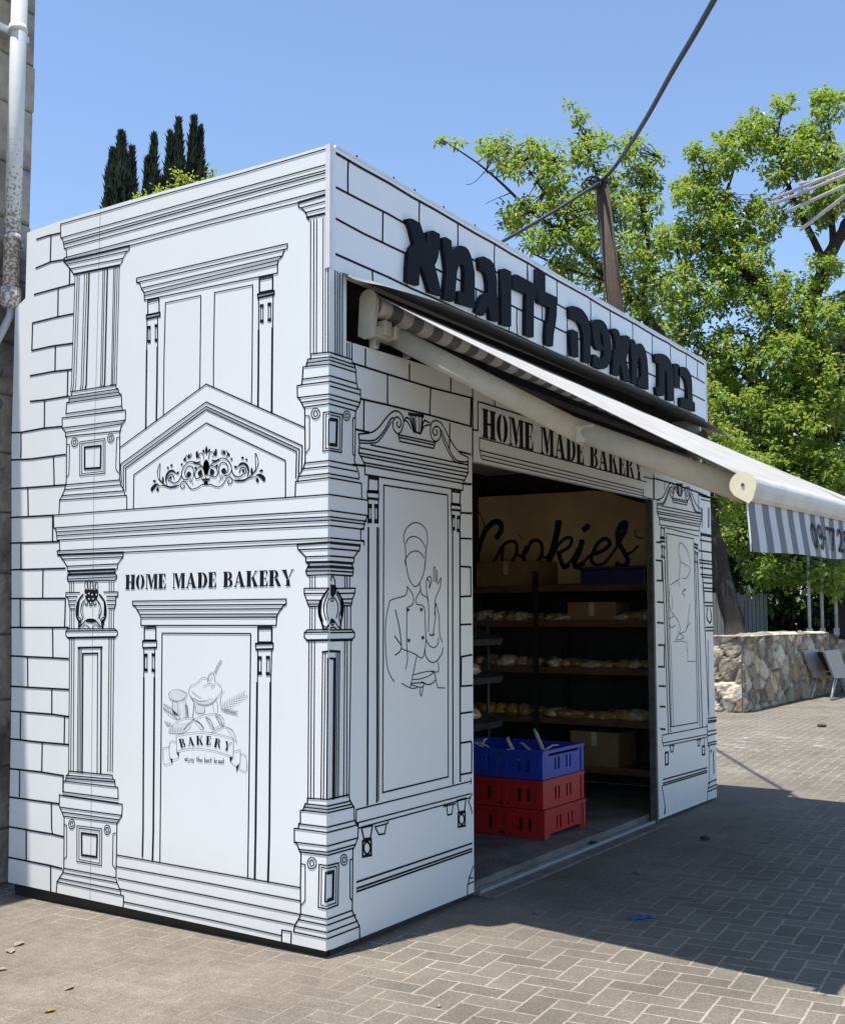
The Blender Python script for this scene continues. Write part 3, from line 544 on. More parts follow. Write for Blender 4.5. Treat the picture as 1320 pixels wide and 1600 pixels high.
for p0, p1, w_ in ((('V',152,840),('W',188,808),.014),(('V',175,832),('W',206,790),.018),(('V',187,575),('W',214,750),.010),(('V',452,640),('W',440,712),.010),(('V',470,868),('W',458,745),.012),(('V',490,872),('W',480,745),.016),(('V',520,560),('W',535,660),.014),(('V',195,600),('W',232,740),.006)): fa.lm(p0,p1,w=w_)
v(190,575,455,628); vw(214,750,440,712)
for y in (232,262): v(525,y-15,610,y+5,w=.012)
for x in (535,592,600): v(x,330,x,520,w=.012)
for y, x0 in ((200,500),(575,520),(590,520),(640,515),(740,500),(830,505),(858,508),(905,515),(968,520),(995,530),(1050,545),(1100,550),(1132,555),(1240,560),(1272,562),(1480,568),(1512,570)): hz('V',x0,y,612+(y-200)*.02,w=.016)
v(500,182,500,380); v(545,1060,560,1250); v(585,1290,578,1380,600,1430,w=.02,sm=3); v(612,1300,625,1400,605,1440,w=.02,sm=3)
vw(135,822,525,746); vw(140,890,520,816); vw(145,916,515,840); vw(135,822,135,880,145,916)
vw(160,975,186,968,186,1070,162,1078,w=.02,close=True); vw(478,920,500,915,502,985,480,992,w=.02,close=True); vw(195,918,240,908); vw(204,920,208,968,226,964,232,912,w=.014); vw(430,868,470,858); vw(440,868,442,915,456,912,462,862,w=.014); vw(495,850,497,915)
vw(140,1206,520,1102,w=.014); vw(140,1238,520,1126,w=.014); vw(140,1256,520,1142,w=.014)
for y0, y1 in ((678,668),(700,690),(715,702),(790,776),(828,806),(892,874),(912,895),(1238,1202),(1282,1246),(1310,1276)): vw(528,y0,602,y1,w=.014)
vw(530,0,536,660); vw(538,915,542,1232); vw(575,960,580,1150,w=.02); vw(552,955,555,965,w=.03); vw(520,720,526,905,540,930); vw(545,1232,528,1280,522,1400)
vw(132,1260,160,1440,150,1500,w=.012); vw(160,1440,160,1500,w=.012)
c_ = lambda *c, w=.0065: fa.l('V', *c, w=w, sm=3, mi=3)
c_(310,800,308,710,330,665,380,720,410,800,420,860); c_(310,790,330,850,345,860,380,880,385,905); c_(322,840,315,1000,300,1022,230,1072); c_(340,1000,380,1010,420,930,400,880); c_(300,1030,320,1090); c_(350,1125,378,1110,340,1150,365,1165,358,1195); c_(225,1100,215,1240,240,1330,270,1372,310,1430,322,1520)
c_(245,1170,250,1300); c_(210,1400,262,1375); c_(210,1450,240,1482,275,1460); c_(415,1250,400,1400,380,1510,320,1540,280,1590); c_(420,1430,380,1500); c_(300,1520,360,1580,280,1600); fa.l('W',350,20,345,80,355,100,352,186,430,188,w=.0065,mi=3); fa.l('W',230,18,300,10,340,20,w=.0065,mi=3)
# stone joints of the fascia
FZ = [fa.uv('L',100,155)[1], fa.uv('L',100,366)[1], fa.uv('L',100,571)[1], fa.uv('L',100,786)[1], 3.256]
uL = fa.uv('L',100,366)[0]; uR = 5.46
ff = Art(1, -.0022)
for z, w_ in zip(FZ[:4], (.017,.014,.014,.014)):
    q = [(uL+(uR-uL)*k/24, z+random.uniform(-.004,.004)) for k in range(25)]; ff.rib(q, w_)
for r, cols in ((0,(('L',175),('L',620),('L',860),('L',1090),('L',1295),('M',95),('M',280),('M',490),('M',612),('M',752),('M',875),('M',990),('M',1088),('M',1158))),
   (1,(('L',392),('M',188),('M',345),('M',560),('M',700),('M',830),('M',940),('M',1040),('M',1120))),(2,(('L',541),('L',975),('L',1180),('M',30),('M',195),('M',342),('M',470),('M',650),('M',790),('M',910),('M',1010),('M',1100))),(3,(('L',325),('L',800),('L',1235),('M',207),('M',410),('M',560),('M',720)))):
    for fr, x in cols:
        u0 = ff.col(fr, x, (FZ[r]+FZ[r+1])/2); ff.rib([(u0, FZ[r]), (u0+random.uniform(-.006,.006), (FZ[r]+FZ[r+1])/2), (u0+random.uniform(-.004,.004), FZ[r+1])], .013)

# ------------------------------------------------------------------ ground
def ground_material():
    m = bpy.data.materials.new('herringbone_pavers'); m.use_nodes = True; t = m.node_tree; b = t.nodes['Principled BSDF']; L = t.links.new
    def M(op, a, b_=None, c=None):
        n = t.nodes.new('ShaderNodeMath'); n.operation = op
        for i, v in enumerate((a, b_, c)):
            if v is None: continue
            if isinstance(v, (int, float)): n.inputs[i].default_value = v
            else: L(v, n.inputs[i])
        return n.outputs[0]
    def noise_(scale, detail=6, rough=.6, vec=None):
        n = t.nodes.new('ShaderNodeTexNoise'); n.inputs['Scale'].default_value = scale; n.inputs['Detail'].default_value = detail; n.inputs['Roughness'].default_value = rough
        L(vec or pos, n.inputs['Vector']); return n.outputs[0]
    def ramp(v, p0, p1, c0=(0,0,0), c1=(1,1,1)):
        r = t.nodes.new('ShaderNodeValToRGB'); r.color_ramp.elements[0].position = p0; r.color_ramp.elements[1].position = p1
        r.color_ramp.elements[0].color = (*c0, 1); r.color_ramp.elements[1].color = (*c1, 1); L(v, r.inputs[0]); return r.outputs[0]
    def mix(f, a, b_):
        n = t.nodes.new('ShaderNodeMixRGB')
        for i, v in enumerate((f, a, b_)):
            if isinstance(v, (int, float)): n.inputs[i].default_value = v
            elif isinstance(v, tuple): n.inputs[i].default_value = (*v, 1)
            else: L(v, n.inputs[i])
        return n.outputs[0]
    tc = t.nodes.new('ShaderNodeTexCoord'); pos = tc.outputs['Object']
    sx = t.nodes.new('ShaderNodeSeparateXYZ'); L(pos, sx.inputs[0])
    wob = noise_(9, 2); wo = M('MULTIPLY', M('SUBTRACT', wob, .5), .012)
    W = .115
    ca, sa_ = math.cos(math.radians(4.5)), math.sin(math.radians(4.5))
    xr = M('ADD', M('MULTIPLY', sx.outputs[0], ca), M('MULTIPLY', sx.outputs[1], sa_)); yr = M('SUBTRACT', M('MULTIPLY', sx.outputs[1], ca), M('MULTIPLY', sx.outputs[0], sa_))
    X = M('DIVIDE', M('ADD', xr, wo), W); Y = M('DIVIDE', M('ADD', yr, wo), W)
    i, j = M('FLOOR', X), M('FLOOR', Y); fu, fv = M('SUBTRACT', X, i), M('SUBTRACT', Y, j)
    k = M('FLOORED_MODULO', M('SUBTRACT', i, j), 4)
    is_ = [M('COMPARE', k, q, .1) for q in range(4)]
    # distance to the four cell sides, ignoring the side shared by both halves of a paver
    dl = M('ADD', fu, M('MULTIPLY', is_[1], 9)); dr = M('ADD', M('SUBTRACT', 1, fu), M('MULTIPLY', is_[0], 9))
    db = M('ADD', fv, M('MULTIPLY', is_[2], 9)); dt = M('ADD', M('SUBTRACT', 1, fv), M('MULTIPLY', is_[3], 9))
    d = M('MINIMUM', M('MINIMUM', dl, dr), M('MINIMUM', db, dt))
    jn = noise_(38, 3); wd = M('ADD', .022, M('MULTIPLY', jn, .070))
    joint = M('SUBTRACT', 1, M('SMOOTHSTEP', M('MULTIPLY', wd, .55), wd, d) if False else M('MINIMUM', 1, M('MAXIMUM', 0, M('DIVIDE', M('SUBTRACT', d, M('MULTIPLY', wd, .5)), M('MULTIPLY', wd, .6)))))
    cx_ = M('SUBTRACT', i, is_[1]); cy_ = M('SUBTRACT', j, is_[2])
    cv = t.nodes.new('ShaderNodeCombineXYZ'); L(cx_, cv.inputs[0]); L(cy_, cv.inputs[1])
    wn = t.nodes.new('ShaderNodeTexWhiteNoise'); L(cv.outputs[0], wn.inputs['Vector'])
    base = mix(wn.outputs['Value'], (.182,.168,.143), (.140,.129,.110))
    grit = ramp(noise_(95, 8, .9), .36, .64, (.55,.55,.55), (1.32,1.31,1.29))
    mul = t.nodes.new('ShaderNodeMixRGB'); mul.blend_type = 'MULTIPLY'; mul.inputs[0].default_value = 1; L(base, mul.inputs[1]); L(grit, mul.inputs[2])
    pale = ramp(noise_(85, 6, .8), .56, .70); col = mix(M('MULTIPLY', pale, .55), mul.outputs[0], (.33,.305,.26))
    # sand swept over the joints, thick beside the side wall
    sandy = M('MULTIPLY', M('MAXIMUM', 0, M('MINIMUM', 1, M('DIVIDE', M('SUBTRACT', .38, sx.outputs[0]), .75))), M('MAXIMUM', 0, M('MINIMUM', 1, M('DIVIDE', M('ADD', sx.outputs[1], .95), .8))))
    s2 = M('MAXIMUM', 0, M('MINIMUM', 1, M('SUBTRACT', M('ADD', M('MULTIPLY', sandy, .95), M('MULTIPLY', ramp(noise_(1.9, 9, .72), .32, .70), .80)), M('ADD', .52, M('MULTIPLY', M('SUBTRACT', noise_(34, 6, .8), .5), 1.1)))))
    dustcol = mix(ramp(noise_(11, 12, .85), .36, .64), (.135,.115,.097), (.262,.228,.192))
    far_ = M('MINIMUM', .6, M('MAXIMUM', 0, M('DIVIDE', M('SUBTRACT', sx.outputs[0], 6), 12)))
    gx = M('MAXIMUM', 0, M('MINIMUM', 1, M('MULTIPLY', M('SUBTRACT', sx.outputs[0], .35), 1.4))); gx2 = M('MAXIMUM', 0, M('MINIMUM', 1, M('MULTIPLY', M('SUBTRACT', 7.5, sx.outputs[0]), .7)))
    gy = M('MAXIMUM', 0, M('MINIMUM', 1, M('ADD', M('MULTIPLY', sx.outputs[1], .9), 1.15))); front_tone = M('MULTIPLY', M('MULTIPLY', gx, gx2), M('MULTIPLY', gy, M('ADD', .55, M('MULTIPLY', noise_(1.3, 5, .65), .7))))  # paving darkens and joints fade in front of the opening
    jvis = M('MULTIPLY', M('MULTIPLY', joint, M('SUBTRACT', 1, M('MULTIPLY', s2, .75))), M('SUBTRACT', 1, M('MINIMUM', .85, M('MULTIPLY', front_tone, .95))))
    col = mix(M('MULTIPLY', jvis, .85), col, mix(noise_(50,3), (.42,.385,.33), (.27,.245,.21)))
    col = mix(M('MULTIPLY', s2, .80), col, dustcol); col = mix(M('MINIMUM', .75, M('MULTIPLY', front_tone, .7)), col, mix(noise_(30, 8, .8), (.10,.088,.074), (.18,.16,.136)))
    blot = ramp(noise_(1.1, 10, .7), .34, .68, (.70,.69,.67), (1.10,1.09,1.08))
    mu2 = t.nodes.new('ShaderNodeMixRGB'); mu2.blend_type = 'MULTIPLY'; mu2.inputs[0].default_value = 1; L(col, mu2.inputs[1]); L(blot, mu2.inputs[2])
    v1 = t.nodes.new('ShaderNodeTexVoronoi'); v1.inputs['Scale'].default_value = 120; L(pos, v1.inputs['Vector'])
    sp = ramp(M('ADD', M('MULTIPLY', v1.outputs['Distance'], 1.0), M('MULTIPLY', noise_(22, 6, .8), .55)), .40, .80, (1.62,1.58,1.51), (.93,.915,.89))
    m3 = t.nodes.new('ShaderNodeMixRGB'); m3.blend_type = 'MULTIPLY'; m3.inputs[0].default_value = .8; L(mu2.outputs[0], m3.inputs[1]); L(sp, m3.inputs[2]); mu2 = m3
    spots = ramp(noise_(14, 3, .5), .70, .76); col = mix(M('MULTIPLY', spots, .45), mu2.outputs[0], (.06,.055,.05))
    L(col, b.inputs['Base Color']); b.inputs['Roughness'].default_value = .88; b.inputs['Specular IOR Level'].default_value = .3
    h = M('ADD', M('MULTIPLY', M('SUBTRACT', 1, joint), M('SUBTRACT', 1, M('MULTIPLY', s2, .8))), M('ADD', M('MULTIPLY', noise_(120, 6, .8), 1.1), M('MULTIPLY', wn.outputs['Value'], .25)))
    bp = t.nodes.new('ShaderNodeBump'); bp.inputs['Strength'].default_value = .55; bp.inputs['Distance'].default_value = .006; L(h, bp.inputs['Height']); L(bp.outputs[0], b.inputs['Normal'])
    return m
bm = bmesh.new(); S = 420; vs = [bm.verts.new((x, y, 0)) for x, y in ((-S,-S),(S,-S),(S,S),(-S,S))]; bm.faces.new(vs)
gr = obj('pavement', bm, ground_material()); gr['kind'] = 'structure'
# worn road paint far right
bm = bmesh.new()
c0 = [on(*q, 2, 0) for q in ((1118,1170),(1150,1152),(1290,1152),(1318,1160),(1262,1172),(1175,1176))]
vs = [bm.verts.new((p.x, p.y, .004)) for p in c0]; bm.faces.new(vs)
pm = mat('worn_white_road_paint', (.36,.34,.31), .8, (.24,.22,.195), 22, .2, 90, stops=(.42,.58))
_t = pm.node_tree; _tc = _t.nodes.new('ShaderNodeTexCoord'); _n = _t.nodes.new('ShaderNodeTexNoise'); _n.inputs['Scale'].default_value = 2.6; _n.inputs['Detail'].default_value = 9; _n.inputs['Roughness'].default_value = .75; _t.links.new(_tc.outputs['Object'], _n.inputs['Vector'])
_g = _t.nodes.new('ShaderNodeMapRange'); _g.inputs[1].default_value = .50; _g.inputs[2].default_value = .62; _t.links.new(_n.outputs[0], _g.inputs[0])
_x = _t.nodes.new('ShaderNodeMixShader'); _tp = _t.nodes.new('ShaderNodeBsdfTransparent'); _t.links.new(_g.outputs[0], _x.inputs[0]); _t.links.new(_tp.outputs[0], _x.inputs[1]); _t.links.new(_t.nodes['Principled BSDF'].outputs[0], _x.inputs[2]); _t.links.new(_x.outputs[0], _t.nodes['Material Output'].inputs[0])
pt = obj('road_paint', bm, pm); pt['kind'] = 'structure'

# ------------------------------------------------------------------ kiosk
kiosk = thing('bakery_kiosk', 'white boxy bakery kiosk printed with black line drawings of columns, windows and chefs', 'kiosk', (0,0,0))
INSIDE = mat('inner_panel_face', (.78,.76,.71), .7, (.68,.66,.61), 3)
KM = [WHITE, INK, PENCIL, THIN, INSIDE, LGREY]
def slab(name, loop, ax, off, th, art=None, parent=kiosk, mats=KM, back=4, key=None):
    """flat wall panel: outline in wall coordinates, front face at off, thickness th behind it, printed artwork joined in"""
    P = (lambda q, o: (o, q[0], q[1])) if ax == 0 else (lambda q, o: (q[0], o, q[1]))
    n = len(loop); v = [P(q, off) for q in loop]+[P(q, off+th) for q in loop]; f, mi = [], []
    for t_ in tessellate_polygon([[Vector((q[0], q[1], 0)) for q in loop]]):
        f.append(tuple(t_)); mi.append(0); f.append(tuple(n+i for i in reversed(t_))); mi.append(back)
    for i in range(n): j = (i+1) % n; f.append((i, j, n+j, n+i)); mi.append(0)
    if art:
        b = len(v); v += art.v; f += [tuple(b+i for i in q) for q in art.f]; mi += art.m
    return raw(name, v, f, mats, parent, midx=mi)
def split_art(a, lo, hi):
    """artwork between two columns of the front wall"""
    o = Art(a.ax, a.off); mp = {}
    for q, m_ in zip(a.f, a.m):
        cx_ = sum(a.v[i][0] for i in q)/len(q)
        if lo <= cx_ < hi:
            r = []
            for i in q:
                if i not in mp: mp[i] = len(o.v); o.v.append(a.v[i])
                r.append(mp[i])
            o.f.append(tuple(r)); o.m.append(m_)
    return o
TOPL = [sa.uv('O', *q) for q in ((42.5,363.2),(95,344.5),(160,325.2),(200,313.2),(280,291.2),(360,269.6),(440,247.4),(515.2,225.2))]
sa.lm(('O',157,328),('O',147.5,700),('O',142.5,1300),('O',141,1407), w=.0032, mi=2)
slab('side_wall', [(0,.038),(2.285,.072),(2.30,1.2),(2.36,2.6),(2.36,3.42),(2.268,3.47)]+TOPL, 0, 0, .04, sa)
slab('front_wall', [(.0405,.036),(1.352,.036),(1.352,2.955),(.139,2.926),(.139,3.256),(.0405,3.256)], 1, 0, .04, split_art(fa,-1,1.352))
slab('lintel_panel', [(1.3525,2.479),(4.13,2.508),(4.13,2.945),(1.3525,2.955)], 1, 0, .04, split_art(fa,1.352,4.13))
slab('front_wall', [(4.1305,.026),(5.56,.018),(5.556,2.94),(4.1305,2.945)], 1, 0, .04, split_art(fa,4.13,9))
fas = slab('fascia', [(.0405,3.2565),(5.505,3.30),(5.505,3.87),(.0405,3.87)], 1, 0, .05, ff)
bm = bmesh.new(); box(bm, 5.46, 5.50, .051, 2.28, .02, 3.86); obj('end_wall', bm, [TRIM], kiosk); bm = bmesh.new(); box(bm, 5.452, 5.4585, .06, 2.238, .08, 2.995); obj('inner_shade_sheet', bm, [INNER], kiosk)  # second box: dark sheet added over the end wall in place of interior shade
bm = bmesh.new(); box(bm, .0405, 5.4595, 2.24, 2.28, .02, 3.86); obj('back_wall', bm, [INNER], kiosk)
bm = bmesh.new(); box(bm, .041, 5.459, .051, 2.239, 3.68, 3.74); obj('roof', bm, [DARKMET], kiosk); bm = bmesh.new(); box(bm, .042, 5.45, .32, 2.235, 3.0, 3.02); obj('ceiling_panel', bm, [INSIDE], kiosk)
bm = bmesh.new(); box(bm, .06, 5.455, .045, 2.235, .0, .075); obj('floor', bm, [mat('dark_worn_floor', (.17,.16,.145), .7, (.08,.075,.07), 5, .3, 40)], kiosk)
for a in ((.03, .057, .03, 2.26),(.058, 1.35, .02, .043),(4.135, 5.52, .02, .043)):
    bm = bmesh.new(); box(bm, *a, 0, .1); obj('plinth', bm, [BLACK], kiosk)
bm = bmesh.new(); box(bm, -.0045, .022, -.0045, .022, 3.257, 3.872); obj('corner_trim', bm, [TRIM], kiosk)
bm = bmesh.new(); box(bm, .045, 5.508, -.004, .05, 3.8705, 3.884); box(bm, 5.5, 5.512, -.006, .05, 3.30, 3.87); obj('top_trim', bm, [TRIM], kiosk)
# screws along the top trim
for x in (.22,.55,.75,1.05,1.4,1.8,2.3,2.9,3.5,4.2):
    bm = bmesh.new(); bmesh.ops.create_uvsphere(bm, u_segments=8, v_segments=5, radius=.007, matrix=Matrix.Translation((x, .0, 3.888))); obj('trim_screw', bm, [LETTER], kiosk)
# shutter guides, threshold, awning niche
for x0, x1, y0, y1 in ((1.29, 1.345, .046, .12), (4.092, 4.127, -.022, .035)):
    bm = bmesh.new(); box(bm, x0, x1, y0, y1, .08 if x0 < 2 else .004, 2.475 if x0 < 2 else 2.50); bevel(bm, .004, 1); obj('shutter_guide', bm, [GUIDE], kiosk)
bm = bmesh.new(); box(bm, 1.405, 4.07, -.015, .012, .002, .035); box(bm, 1.405, 4.07, .02, .040, .002, .03); bevel(bm, .003, 1); obj('shutter_track', bm, [ALU], kiosk)
bm = bmesh.new(); box(bm, 1.405, 4.07, -.10, -.017, .002, .018); obj('threshold', bm, [CONC], kiosk)
bm = bmesh.new(); box(bm, .1395, 5.459, .0405, .30, 2.915, 2.924); box(bm, .1395, 5.459, .30, .31, 2.925, 3.36); box(bm, .1395, 5.459, .0515, .30, 3.35, 3.36); box(bm, .13, .1385, .0405, .3, 2.925, 3.34); obj('awning_niche', bm, [mat('dark_niche_lining', (.075,.072,.068), .8, (.04,.038,.036), 8)], kiosk)
# sheet-metal rain hood between fascia and awning
edge = []
for X, Y, yy in ((541,433,-.015),(552,436,-.07),(575,442,-.14),(600,447,-.19),(650,461,-.25),(700,477,-.29),(765,506,-.32),(830,536,-.34),(915,571,-.35),(1000,607,-.36),(1060,636,-.36),(1105,660,-.34),(1137,681,-.28),(1150,684,-.22)):
    edge.append(on(X, Y, 1, yy))
v_, f_ = [], []
for k, p in enumerate(edge):
    zi = max(3.258, p.z+.006)
    for s_ in (0, 1):
        th = .002*s_
        v_ += [(p.x, -.001 if p.x < 5.5 else .02, zi+th), (p.x, p.y*.55, zi*.52+p.z*.48-.004*math.sin(k*1.7)+th), (p.x, p.y, p.z+th)]
for k in range(len(edge)-1):
    a, b_ = 6*k, 6*k+6
    f_ += [(a,a+1,b_+1,b_), (a+1,a+2,b_+2,b_+1), (a+3,b_+3,b_+4,a+4), (a+4,b_+4,b_+5,a+5), (a+2,a+5,b_+5,b_+2)]
raw('rain_hood', v_, f_, [DARKMET], kiosk)
# raised letters of the shop sign
def letter(fr, loops, depth=.03):
    P3 = [[on(*px(fr, c[i], c[i+1]), 1, -depth) for i in range(0, len(c), 2)] for c in loops]
    v_, f_ = [], []
    groups = P3
    b = 0; flat = []
    for q in groups: flat.append([Vector((p.x, p.z, 0)) for p in q])
    n = sum(len(q) for q in flat)
    for q in groups: v_ += [(p.x, -depth, p.z) for p in q]
    for q in groups: v_ += [(p.x, -.003, p.z) for p in q]
    return flat, v_, f_, n
def add_letter(fr, *loops, hole=False):
    flat, v_, f_, n = letter(fr, loops)
    if hole: tris = tessellate_polygon(flat); f_ += [tuple(t_) for t_ in tris]
    else:
        o = 0
        for q in flat: f_ += [tuple(o+i for i in t_) for t_ in tessellate_polygon([q])]; o += len(q)
    o = 0
    for q in flat:
        m_ = len(q)
        for i in range(m_): j = (i+1) % m_; f_.append((o+i, o+j, n+o+j, n+o+i))
        o += m_
    me = raw('raised_letter', v_, f_, [LETTER], fas)
    b2 = bmesh.new(); b2.from_mesh(me.data); bmesh.ops.recalc_face_normals(b2, faces=b2.faces); b2.to_mesh(me.data); b2.free()
add_letter('X',(150,205,180,195,240,205,345,265,400,430,470,625,475,390,500,375,545,375,635,425,635,600,610,760,590,830,560,885,610,1080,665,1335,490,1280,430,1070,350,870,335,1000,330,1185,155,1125,160,900,175,720,215,620,265,560,235,450,205,330))
add_letter('X',(670,485,690,470,720,470,805,520,815,660,880,605,920,595,960,600,1010,615,1050,650,1085,720,1110,800,1150,1000,1150,1510,905,1440,905,1262,995,1290,1000,950,985,890,960,870,935,872,910,900,890,980,875,1150,850,1420,695,1380,710,1200,735,960,710,760,680,560))
add_letter('Y',(165,372,195,355,230,355,320,400,360,450,390,520,410,700,410,850,440,1250,325,1225,290,1020,265,1080,230,1168,120,1115,140,1030,165,960,210,890,245,865,285,852,285,740,270,640,250,580,215,555,180,540))
add_letter('Y',(475,530,500,520,530,525,605,562,605,1320,475,1285))
add_letter('Y',(625,615,650,600,690,605,955,748,955,938,918,948,915,1468,805,1432,810,1000,815,872,635,790))
add_letter('Y',(965,520,1075,580,1075,842,1232,912,1232,1150,1215,1300,1190,1420,1180,1592,1085,1560,1082,1440,1090,1300,1120,1200,1130,1055,985,990,965,905))
add_letter('Z',(95,185,120,165,150,165,230,190,280,220,320,270,355,320,378,390,395,490,402,600,405,1012,300,985,300,660,290,560,270,480,240,420,200,382,105,345),(105,525,140,510,220,556,225,925,125,895))
add_letter('Z',(425,410,445,378,470,365,540,365,590,390,635,450,670,550,695,640,710,760,712,880,700,960,680,1020,650,1070,610,1095,560,1097,520,1087,440,1042,445,880,490,890,520,930,560,945,590,920,602,870,602,822,520,815,490,790,465,740,440,620),(540,540,545,660,560,735,600,770,585,640,570,580),hole=True)
add_letter('Z',(705,512,730,497,755,495,800,515,825,550,850,640,878,765,880,600,930,597,982,628,975,740,930,955,950,1060,995,1288,890,1262,860,1110,838,1010,830,1090,820,1198,730,1168,732,1020,737,900,750,830,772,790,765,660,740,580))
add_letter('Z',(986,655,1030,657,1060,690,1075,752,1110,720,1135,716,1160,730,1195,780,1215,830,1240,960,1252,1110,1258,1400,1105,1352,1105,1212,1150,1222,1148,1050,1138,955,1125,925,1108,925,1092,1000,1087,1327,1012,1295,1015,1000,1000,800))
add_letter('AA',(250,262,290,245,330,240,390,250,430,265,475,300,510,350,535,410,552,470,572,600,580,700,580,1062,475,1040,470,800,465,650,455,570,440,520,425,562,422,700,420,900,412,950,400,975,350,978,290,960,275,822,300,810,320,830,325,700,325,425,300,400,265,392))
add_letter('AA',(578,418,605,412,635,415,680,450,688,640,685,840,600,812,595,700,590,600))
add_letter('AA',(652,490,690,472,740,470,780,482,810,502,845,550,870,600,885,670,895,750,905,1060,930,1080,945,1105,948,1242,700,1152,695,1005,740,992,815,1040,815,900,810,800,795,730,770,672,745,640,720,630,650,622))

# ------------------------------------------------------------------ awning
def stripes(name, light, dark, rough=.85, trans=0):
    m = bpy.data.materials.new(name); m.use_nodes = True; t = m.node_tree; b = t.nodes['Principled BSDF']; L = t.links.new
    tc = t.nodes.new('ShaderNodeTexCoord'); sx = t.nodes.new('ShaderNodeSeparateXYZ'); L(tc.outputs['Object'], sx.inputs[0])
    def M(op, a, c):
        n = t.nodes.new('ShaderNodeMath'); n.operation = op
        for i, v_ in enumerate((a, c)):
            if isinstance(v_, (int, float)): n.inputs[i].default_value = v_
            else: L(v_, n.inputs[i])
        return n.outputs[0]
    fr_ = M('FRACT', M('DIVIDE', M('SUBTRACT', sx.outputs[0], .2495-1.965), .1965), 0)
    g_ = M('LESS_THAN', fr_, .5)
    n = t.nodes.new('ShaderNodeTexNoise'); n.inputs['Scale'].default_value = 5; n.inputs['Detail'].default_value = 6; L(tc.outputs['Object'], n.inputs['Vector'])
    mx = t.nodes.new('ShaderNodeMixRGB'); L(g_, mx.inputs[0]); mx.inputs[1].default_value = (*light, 1); mx.inputs[2].default_value = (*dark, 1)
    r = t.nodes.new('ShaderNodeValToRGB'); r.color_ramp.elements[0].color = (.82,.80,.77,1); r.color_ramp.elements[1].color = (1,1,1,1); r.color_ramp.elements[0].position = .3; r.color_ramp.elements[1].position = .65; L(n.outputs[0], r.inputs[0])
    mu = t.nodes.new('ShaderNodeMixRGB'); mu.blend_type = 'MULTIPLY'; mu.inputs[0].default_value = 1; L(mx.outputs[0], mu.inputs[1]); L(r.outputs[0], mu.inputs[2])
    L(mu.outputs[0], b.inputs['Base Color']); b.inputs['Roughness'].default_value = rough; b.inputs['Specular IOR Level'].default_value = .2
    w_ = t.nodes.new('ShaderNodeTexNoise'); w_.inputs['Scale'].default_value = 260; L(tc.outputs['Object'], w_.inputs['Vector'])
    bp = t.nodes.new('ShaderNodeBump'); bp.inputs['Strength'].default_value = .05; bp.inputs['Distance'].default_value = .002; L(w_.outputs[0], bp.inputs['Height']); L(bp.outputs[0], b.inputs['Normal'])
    if trans:
        tl = t.nodes.new('ShaderNodeBsdfTranslucent'); tm = t.nodes.new('ShaderNodeMixRGB'); tm.blend_type = 'MULTIPLY'; tm.inputs[0].default_value = 1; tm.inputs[2].default_value = (1,.90,.74,1); L(mu.outputs[0], tm.inputs[1]); L(tm.outputs[0], tl.inputs[0])
        ms = t.nodes.new('ShaderNodeMixShader'); ms.inputs[0].default_value = trans; L(b.outputs[0], ms.inputs[1]); L(tl.outputs[0], ms.inputs[2]); L(ms.outputs[0], t.nodes['Material Output'].inputs[0])
    return m
CLOTH = stripes('awning_canopy_cloth', (.62,.62,.605), (.47,.47,.465), trans=.32)
STR = stripes('grey_white_striped_cloth', (.66,.66,.66), (.21,.215,.225))
AX0, AX1 = .28, 5.30
awn = thing('awning', 'striped folding-arm awning stretched out over the kiosk opening, with digits on its valance', 'awning', (2.8,-.9,2.6))
dz = lambda x, y: .028*(x-AX0)*max(0, min(1, -y/1.9))
def fz(x, y): return 3.198+.5745*(y+.05)+dz(x, y)*.68-.055*(x-AX0)/5.02*(1+y/1.9)-.012*math.sin(math.pi*min(1, max(0, -y/1.9)))
NX, NY = 60, 14
v_, f_ = [], []
for s_ in (0, 1):
    for jy in range(NY+1):
        y = -.05-1.84*jy/NY
        for ix in range(NX+1):
            x = AX0+(AX1-AX0)*ix/NX
            v_.append((x, y, fz(x, y)-.004*s_+.0016*math.sin(x*9+jy)*math.sin(jy*.5)))
n1 = (NX+1)*(NY+1)
for s_ in (0, 1):
    for jy in range(NY):
        for ix in range(NX):
            a = s_*n1+jy*(NX+1)+ix; q = (a, a+1, a+NX+2, a+NX+1); f_.append(q if s_ else q[::-1])
for ix in range(NX): f_.append((ix, ix+1, n1+ix+1, n1+ix)); a = NY*(NX+1)+ix; f_.append((a, n1+a, n1+a+1, a+1))
for jy in range(NY): a = jy*(NX+1); f_.append((a, n1+a, n1+a+NX+1, a+NX+1)); a += NX; f_.append((a, a+NX+1, n1+a+NX+1, n1+a))
raw('fabric', v_, f_, [CLOTH], awn, smooth=True)
bm = bmesh.new(); tube(bm, [(AX0+.03+(AX1-AX0-.06)*k/40, -.015, 3.148-.055*k/40+.002*math.sin(k*.9)) for k in range(41)], .054, 20); obj('roller', bm, [STR], awn)
for x in (AX0, AX1-.04):
    bm = bmesh.new(); tube(bm, [(x,-.015,3.148 if x < 1 else 3.093),(x+.04,-.015,3.148 if x < 1 else 3.093)], .036, 16); obj('roller_core', bm, [BLACK], awn)
